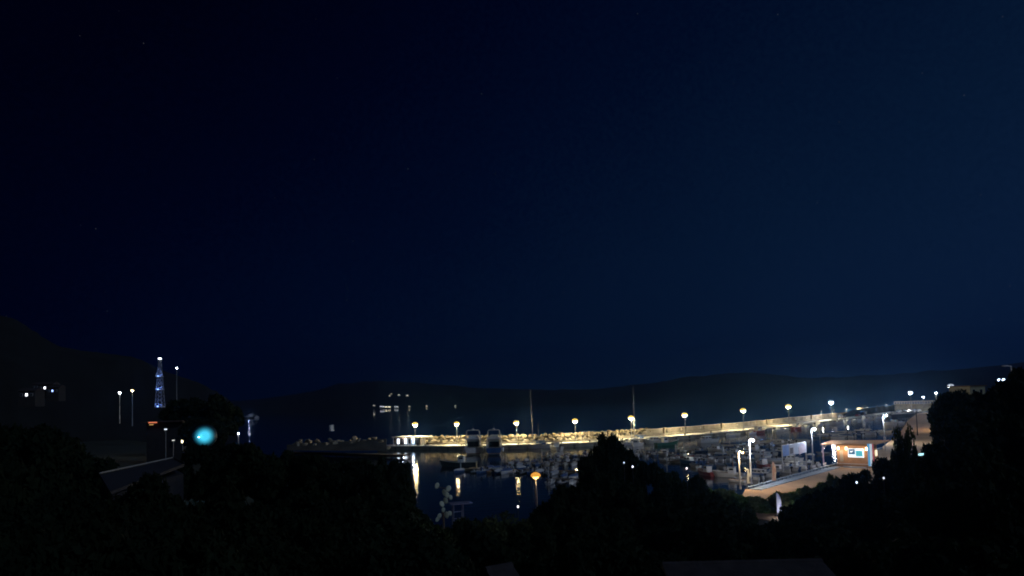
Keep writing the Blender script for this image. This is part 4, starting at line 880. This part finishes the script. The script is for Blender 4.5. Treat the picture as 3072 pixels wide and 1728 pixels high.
MB().lathe([(.1, -.1), (.22, 0), (.1, .1)], c=(0, -2.35, h - .1), n=8).build('bulb', emit('teal bulb', (.5, .95, 1), 6), tp)
point_light('teal_light', (0, -3.4, h), 300, (.12, .65, .9), tp, .5); tag(tp, 'teal garden lamp with its bloom built as a glowing ball among dark trees', 'garden lamp')
# anchored motor yacht
p = P(752, 1254, 0); my = cruiser(24, 7.0, gel, 'anchored_yacht'); my.location = (p.x, p.y, 0); my.scale = (1.9, 1.2, 1.25); my.rotation_euler = (0, 0, R(70)); tag(my, 'pale blue-lit motor yacht anchored alone on the open sea', 'motor yacht')
point_light('deck_light', (p.x + 1, p.y - 9, 11), 1300, (.45, .6, 1), None, .5); dl = col.objects['deck_light']; mwi = Matrix.Translation(my.location) @ my.rotation_euler.to_matrix().to_4x4() @ Matrix.Diagonal((*my.scale, 1)); dl.parent = my; dl.matrix_parent_inverse = mwi.inverted()

# far shore lights
fl = [(1122, 1213, 'short strip at the left end', .5, (1, .95, .85), 3), (1143, 1216, 'left end of the bright row', 1.2, (.75, .8, 1), 3), (1150, 1216.5, 'second in the bright row', 1.2, (.75, .8, 1), 3), (1158, 1217, 'third in the bright row, warm', 1.6, (1, .9, .65), 4), (1168, 1217, 'fourth in the bright row, warm', 1.6, (1, .9, .65), 4), (1185, 1217, 'fifth in the row, dim', .8, (.8, .9, 1), 2.5), (1192, 1217, 'sixth in the row', 1.0, (.85, .9, 1), 3),
      (1228, 1216, 'alone right of the row', .6, (1, .9, .7), 2.4), (1280, 1215, 'second alone right of the row', .8, (1, .85, .65), 2.4), (1169, 1187, 'left one on the slope above', .7, (1, .9, .7), 2.6), (1174, 1182, 'topmost on the slope', .5, (1, .9, .7), 2), (1197, 1185, 'middle one on the slope', .9, (1, .95, .85), 3), (1222, 1186.5, 'right one on the slope', .9, (1, .95, .85), 3.5), (1366, 1214, 'faint, at the foot of the hills below centre', .5, (1, .9, .7), 2), (2193, 1159, 'single one high on the right hills', .7, (.9, .95, 1), 2.2)]
for px, py, lab, k, c_, s_ in fl:
    dist = 2950 if py > 1200 else 3300
    if px == 2193: dist = 3500
    p = D(px, py + (3.5 if py > 1200 else 0), dist)
    o = empty('far_building', p); w = s_ * 2.4
    MB().box((0, 2, -1), (w * 1.6, 6, 9)).build('wall', plaster, o); MB().add([(-w * .9, -1.4, 3.5), (w * .9, -1.4, 3.5), (w * .9, 5.4, 3.5), (-w * .9, 5.4, 3.5), (-w * .9, 2, 5.5), (w * .9, 2, 5.5)], [(0, 1, 5, 4), (2, 3, 4, 5), (1, 2, 5), (3, 0, 4), (3, 2, 1, 0)]).build('roof', tilem, o)
    MB().box((0, -1.3, 0), (w, .4, 2.2)).build('lit_front', emit(f'far glow {px}', c_, 2.0 * k), o)
    tag(o, 'distant lit building across the bay, ' + lab, 'building', 'lit buildings on the far shore')

# ------------------------------------------------------------------ near stand and leaves by the water
p = D(1383, 1570, 44); st = empty('lookout_stand', (p.x, p.y, gz(p.x, p.y)), .3); zt = D(1383, 1509, 44).z - st.location.z
dullp = mat('dull lilac paint', (.16, .16, .22), .6)
MB().box((0, 0, zt), (1.5, .9, .06)).build('top_board', dullp, st)
for x, y in ((-.55, -.35), (.1, -.35), (-.5, .35), (.16, .35)): MB().tube((x * 1.15, y * 1.15, 0), (x, y, zt), .03).build('leg', dullp, st)
for z in (zt - .95, zt - .5): MB().box((-.2, -.37, z), (.65, .03, .05)).build('rung', dullp, st)
tag(st, 'white wooden stand with flat top board beside the pale leaves', 'stand')
point_light('stand_light', (1.0, -2.6, zt + 1.2), 9, (.55, .5, 1), st)
ag = empty('prickly_pear', D(1333, 1590, 40)); ag.location.z = gz(ag.location.x, ag.location.y); base = ag.location.copy(); q = random.Random(5); cactus = mat('pale green cactus pad', (.22, .27, .22), .6, .2, 4)
def pad(px, py, dist, s, rot):
    c = D(px, py, dist) - base; mb = MB(); mb.lathe([(.02, -s), (s * .5, -s * .7), (s * .78, -.1 * s), (s * .72, s * .5), (s * .3, s * .92), (.02, s)], n=10, sy=.16)
    o = mb.build('pad', cactus, ag, smooth=True); o.location = c; o.rotation_euler = (q.uniform(-.3, .3), rot, q.uniform(-.6, .6)); return c
pts = [(1311, 1457), (1345, 1466), (1333, 1478), (1341, 1485), (1352, 1492), (1337, 1502), (1326, 1512), (1330, 1530), (1318, 1548), (1312, 1558), (1340, 1545), (1350, 1540)]
for a, b_ in pts: pad(a, b_, 40, q.uniform(.15, .22), q.uniform(-.5, .5))
for a, b_ in zip(pts[:-1], pts[1:]):
    MB().tube(D(a[0], a[1] + 4, 40.1) - base, D(b_[0], b_[1], 40.1) - base, .025).build('stem', bark, ag)
MB().tube((0, 0, 0), D(1330, 1530, 40.1) - base, .09, .06).build('trunk', bark, ag)
tag(ag, 'pale prickly pear with scattered pads against the dark water', 'cactus'); point_light('pear_light', D(1352, 1490, 36.5), 45, (.9, .9, 1), None, .1)  # bare point light on the prickly pear, without a fitting
pl_ = col.objects['pear_light']; pl_.name = 'pear_light'

# ------------------------------------------------------------------ near roofs at the bottom edge
def tiled_roof(pxs, dist, lab, zdrop, rz, W_=4.2, L_=3.4, slope=.45):
    c = D(pxs[0], pxs[1], dist); r = empty('house', c, rz)
    MB().box((0, L_ * .5, -2.1 - L_ * slope - zdrop), (W_ * .9, L_ * .8, 3.5)).build('wall', plaster, r)
    me = bpy.data.meshes.new('roof_tile'); v, f = [], []
    for k in range(5):
        a = pi * k / 4; 
        for y, rr_ in ((0, .11), (.42, .095)): v.append((-cos(a) * rr_, y, sin(a) * rr_ * .7))
    f = [(2 * k, 2 * k + 1, 2 * k + 3, 2 * k + 2) for k in range(4)]; me.from_pydata(v, [], f); me.materials.append(tilem)
    ro = MB().add([(-W_ / 2, 0, -L_ * slope), (W_ / 2, 0, -L_ * slope), (W_ / 2, L_, 0), (-W_ / 2, L_, 0)], [(0, 1, 2, 3)]).build('roof', tilem, r); ro.modifiers.new('thickness', 'SOLIDIFY').thickness = -.12
    an_ = math.atan(slope)
    for i in range(int(W_ / .24)):
        for j in range(int(L_ / .36)):
            y = j * .36; shared('tile', me, ro, (-W_ / 2 + .13 + i * .24, y, -L_ * slope + y * slope + .02), (an_ - .03, 0, 0))
    MB().tube((-W_ / 2, L_, .06), (W_ / 2, L_, .06), .12).build('ridge', tilem, r); tag(r, lab, 'house'); return r
tiled_roof((1562, 1742), 15, 'small clay-tiled roof corner at the bottom centre', .2, R(32), .75, 1.0, .6)
tiled_roof((2270, 1735), 18, 'wide dark tiled roof at the bottom right', .2, R(-2), 4.4, 1.2, .25)

# ------------------------------------------------------------------ trees
def crown_mesh(name, n, m, seed, form='round', leaf=.16, nclump=46):
    q = np.random.default_rng(seed); C = []
    while len(C) < nclump:
        p = q.uniform(-1, 1, 3); r_ = np.linalg.norm(p)
        if r_ > 1 or r_ < .35: continue
        if form == 'pine' and p[2] < -.25: continue
        C.append((p[0] * .5, p[1] * .5, p[2] * (.46 if form == 'bush' else .32) + (.5 if form == 'bush' else .66), q.uniform(.09, .19)))
    C = np.array(C); idx = q.integers(0, nclump, n); g = q.normal(0, 1, (n, 3)); g /= np.linalg.norm(g, axis=1)[:, None] + 1e-9
    rad = C[idx, 3] * q.uniform(.35, 1.0, n) ** .5
    cen = C[idx, :3] + g * rad[:, None] * np.array([1, 1, .75])
    up = q.normal(0, 1, (n, 3)); up /= np.linalg.norm(up, axis=1)[:, None]; si = np.cross(up, g + .3 * q.normal(0, 1, (n, 3))); si /= np.linalg.norm(si, axis=1)[:, None] + 1e-9
    s = leaf * .11 * q.uniform(.6, 1.3, n)[:, None]
    a, b_ = up * s * 1.5, si * s * .7
    V = np.stack([cen - a, cen + b_, cen + a, cen - b_], 1).reshape(-1, 3)
    me = bpy.data.meshes.new(name); me.vertices.add(4 * n); me.vertices.foreach_set('co', V.ravel()); me.loops.add(4 * n); me.loops.foreach_set('vertex_index', np.arange(4 * n, dtype=np.int32))
    me.polygons.add(n); me.polygons.foreach_set('loop_start', np.arange(0, 4 * n, 4, dtype=np.int32)); me.polygons.foreach_set('loop_total', np.full(n, 4, dtype=np.int32)); me.materials.append(m); me.update(calc_edges=True)
    return me, C
def trunk_mesh(C, seed):
    q = random.Random(seed); mb = MB(); pts = [Vector((0, 0, -.05)), Vector((.01, .01, .15)), Vector((-.01, .02, .32)), Vector((.02, 0, .5))]
    for k, (a, b_) in enumerate(zip(pts[:-1], pts[1:])): mb.tube(a, b_, .032 - .006 * k, .026 - .006 * k, 7)
    for c in C[:: 3]:
        e = Vector(c[:3]); s_ = pts[q.choice((1, 2, 3))]; m_ = s_.lerp(e, .5) + Vector((0, 0, -.03)); mb.tube(s_, m_, .012, .008, 5); mb.tube(m_, e, .008, .004, 5)
    me = bpy.data.meshes.new('trunk'); me.from_pydata(mb.v, [], mb.f); me.materials.append(bark); return me
TV = []
for i, (form, m, n, lf) in enumerate((('round', leaf_dark, 9000, .26), ('round', leaf_olive, 8000, .20), ('pine', leaf_pine, 9000, .24), ('round', leaf_dark, 9000, .34), ('bush', leafmat('yellow green leaves', (.16, .17, .07)), 5000, .5), ('bush', leafmat('green leaves', (.12, .18, .06)), 5000, .6))):
    me, C = crown_mesh('crown', n, m, 20 + i, form, lf * 1.0); TV.append((me, trunk_mesh(C, i)))
def tree(px, ytop, dist, wpx, v, lab, group=None, name=None, cat='tree'):
    top = D(px, ytop, dist); g = gz(top.x, top.y); h = max(1.2, top.z - g); w = wpx / F * dist * 1.05
    r = empty(name or ['broadleaf_tree', 'olive_tree', 'pine_tree', 'broadleaf_tree', 'bush', 'bush'][v], (top.x, top.y, g), rr.uniform(0, 6.28)); r.scale = (w, w, h * 1.02)
    shared('crown', TV[v][0], r); shared('trunk', TV[v][1], r); tag(r, lab, cat, group); return r
TL = [(60, 1285, 90, 210, 2, 'black tree at the left edge under the hillside houses'), (200, 1335, 85, 190, 0, 'black tree left of the grey sloping roof'), (430, 1452, 50, 200, 0, 'black tree in front of the grey sloping roof'), (20, 1390, 60, 220, 3, 'black tree in the lower left corner area'),
      (600, 1350, 95, 120, 0, 'black tree under the teal lamp'), (690, 1335, 95, 130, 2, 'black tree below the small lamp right of the teal light'), (570, 1200, 240, 120, 2, 'tall dark pine on the left shore right of the lattice mast'), (655, 1195, 230, 110, 0, 'dark tree left of the anchored yacht'), (610, 1260, 160, 110, 2, 'dark pine behind the teal lamp'), (760, 1345, 90, 140, 0, 'black tree below the anchored yacht'), (860, 1362, 85, 160, 3, 'black tree below the left end of the jetty'), (960, 1378, 80, 150, 0, 'black tree below the pale beacon'),
      (1060, 1385, 78, 150, 2, 'black tree below the middle of the jetty'), (1150, 1378, 75, 110, 3, 'black tree below the harbour office reflection'), (1205, 1400, 72, 70, 0, 'slim black tree left of the first lamp reflection'),
      (1150, 1470, 50, 210, 0, 'large black tree left of the open water'), (1265, 1552, 45, 130, 3, 'black bush left of the prickly pear'), (1400, 1585, 38, 170, 0, 'black bush below the white stand'), (1500, 1562, 40, 180, 1, 'black bush closing off the open water'), (1600, 1560, 44, 120, 0, 'black bush at the foot of the orange lamp'),
      (1690, 1470, 50, 140, 3, 'black tree right of the orange lamp'), (1765, 1390, 60, 100, 0, 'black tree left of the central peak'), (1830, 1314, 62, 110, 2, 'black central tree peaking in front of the breakwater'), (1885, 1368, 62, 100, 0, 'black tree right of the central peak'), (1790, 1440, 54, 230, 3, 'broad black tree below the central peak'), (1955, 1405, 62, 120, 0, 'black tree below the right tall mast'), (2040, 1425, 64, 130, 3, 'black tree right of the one below the right mast'), (2105, 1462, 64, 110, 0, 'black tree below the loose boats'),
      (2150, 1510, 60, 120, 3, 'dark tree below the white lamp poles'), (2222, 1528, 60, 90, 1, 'dark olive tree left of the white banner'), (2400, 1515, 60, 110, 0, 'dark tree right of the white banner'), (2480, 1478, 64, 110, 3, 'dark tree below the kiosk on its left'), (2550, 1432, 68, 120, 0, 'dark tree directly in front of the kiosk'), (2620, 1418, 68, 110, 3, 'dark tree in front of the kiosk banner'), (2660, 1390, 66, 100, 0, 'dark tree right of the kiosk'),
      (2714, 1296, 62, 62, 1, 'ragged lone tree silhouetted before the sandy slipway'), (2800, 1352, 62, 110, 0, 'dark tree below the slipway'), (2866, 1180, 95, 100, 2, 'dark tree at the left end of the right crest'), (2846, 1228, 88, 56, 0, 'narrow dark tree beside the stepped wall'), (2922, 1225, 80, 170, 3, 'dark tree below the ochre building'), (2905, 1200, 105, 120, 0, 'dark tree on the crest before the ochre building'), (2965, 1182, 100, 120, 3, 'dark tree on the crest left of the twin-globe lamp'), (3020, 1166, 92, 110, 2, 'dark pine on the crest below the bent lamp'), (3075, 1122, 88, 130, 0, 'highest dark tree at the right picture edge'),
      (2990, 1260, 65, 220, 3, 'large black tree low on the right slope'), (2900, 1350, 60, 190, 0, 'large black tree in the right middle')]
for a in TL: tree(*a)
# lit bushes along the esplanade edge
for i, (px, py, v, w) in enumerate([(2120, 1466, 1, 60), (2165, 1468, 0, 60), (2205, 1478, 1, 62), (2255, 1490, 0, 60), (2300, 1500, 1, 56), (2345, 1478, 0, 60), (2388, 1466, 1, 60), (2430, 1462, 0, 60), (2472, 1446, 1, 50), (2498, 1428, 0, 40)]):
    tree(px, py, 86, w * 1.15, 4 + v, 'lamp-lit leafy bush, ' + ordn(i) + ' from the left along the esplanade edge', 'bushes along the esplanade', 'bush', 'bush')
# dark filler masses of the foreground slope, nothing tells these apart
q = random.Random(77)
for layer, (dist, y0, step, w) in enumerate(((48, 1500, 120, 190), (34, 1570, 150, 250), (23, 1640, 190, 330))):
    px = -40 + layer * 50
    while px < 3120:
        y = y0 + q.uniform(-20, 30)
        if layer == 0 and 1200 < px < 1660: y = 1590
        if 2230 < px < 2400: y = max(y, 1575)
        if layer < 2 and 2800 < px: y -= 110
        if 1420 < px < 1720 and layer == 2: px += step; continue
        if 1950 < px < 2560 and layer == 2: y = 1705
        tree(px, y, dist * q.uniform(.95, 1.05), w, q.choice((0, 3, 2)), 'one of the black trees filling the dark slope below the harbour', 'black trees on the foreground slope')
        px += step * q.uniform(.85, 1.15)

# ------------------------------------------------------------------ haze
HAZE = True
if HAZE:
    hm = bpy.data.materials.new('night haze'); hm.use_nodes = True; t = hm.node_tree; t.nodes.clear()
    ou = N(t, 'ShaderNodeOutputMaterial'); pv = N(t, 'ShaderNodeVolumePrincipled'); pv.inputs['Color'].default_value = (.15, .42, 1, 1); pv.inputs['Density'].default_value = 1.4e-4; pv.inputs['Anisotropy'].default_value = .90
    t.links.new(pv.outputs[0], ou.inputs['Volume'])
    o = MB().box((0, 3200, 245), (14000, 7600, 500)).build('haze', hm); tag(o, 'thin night haze over the bay', 'haze', kind='stuff')
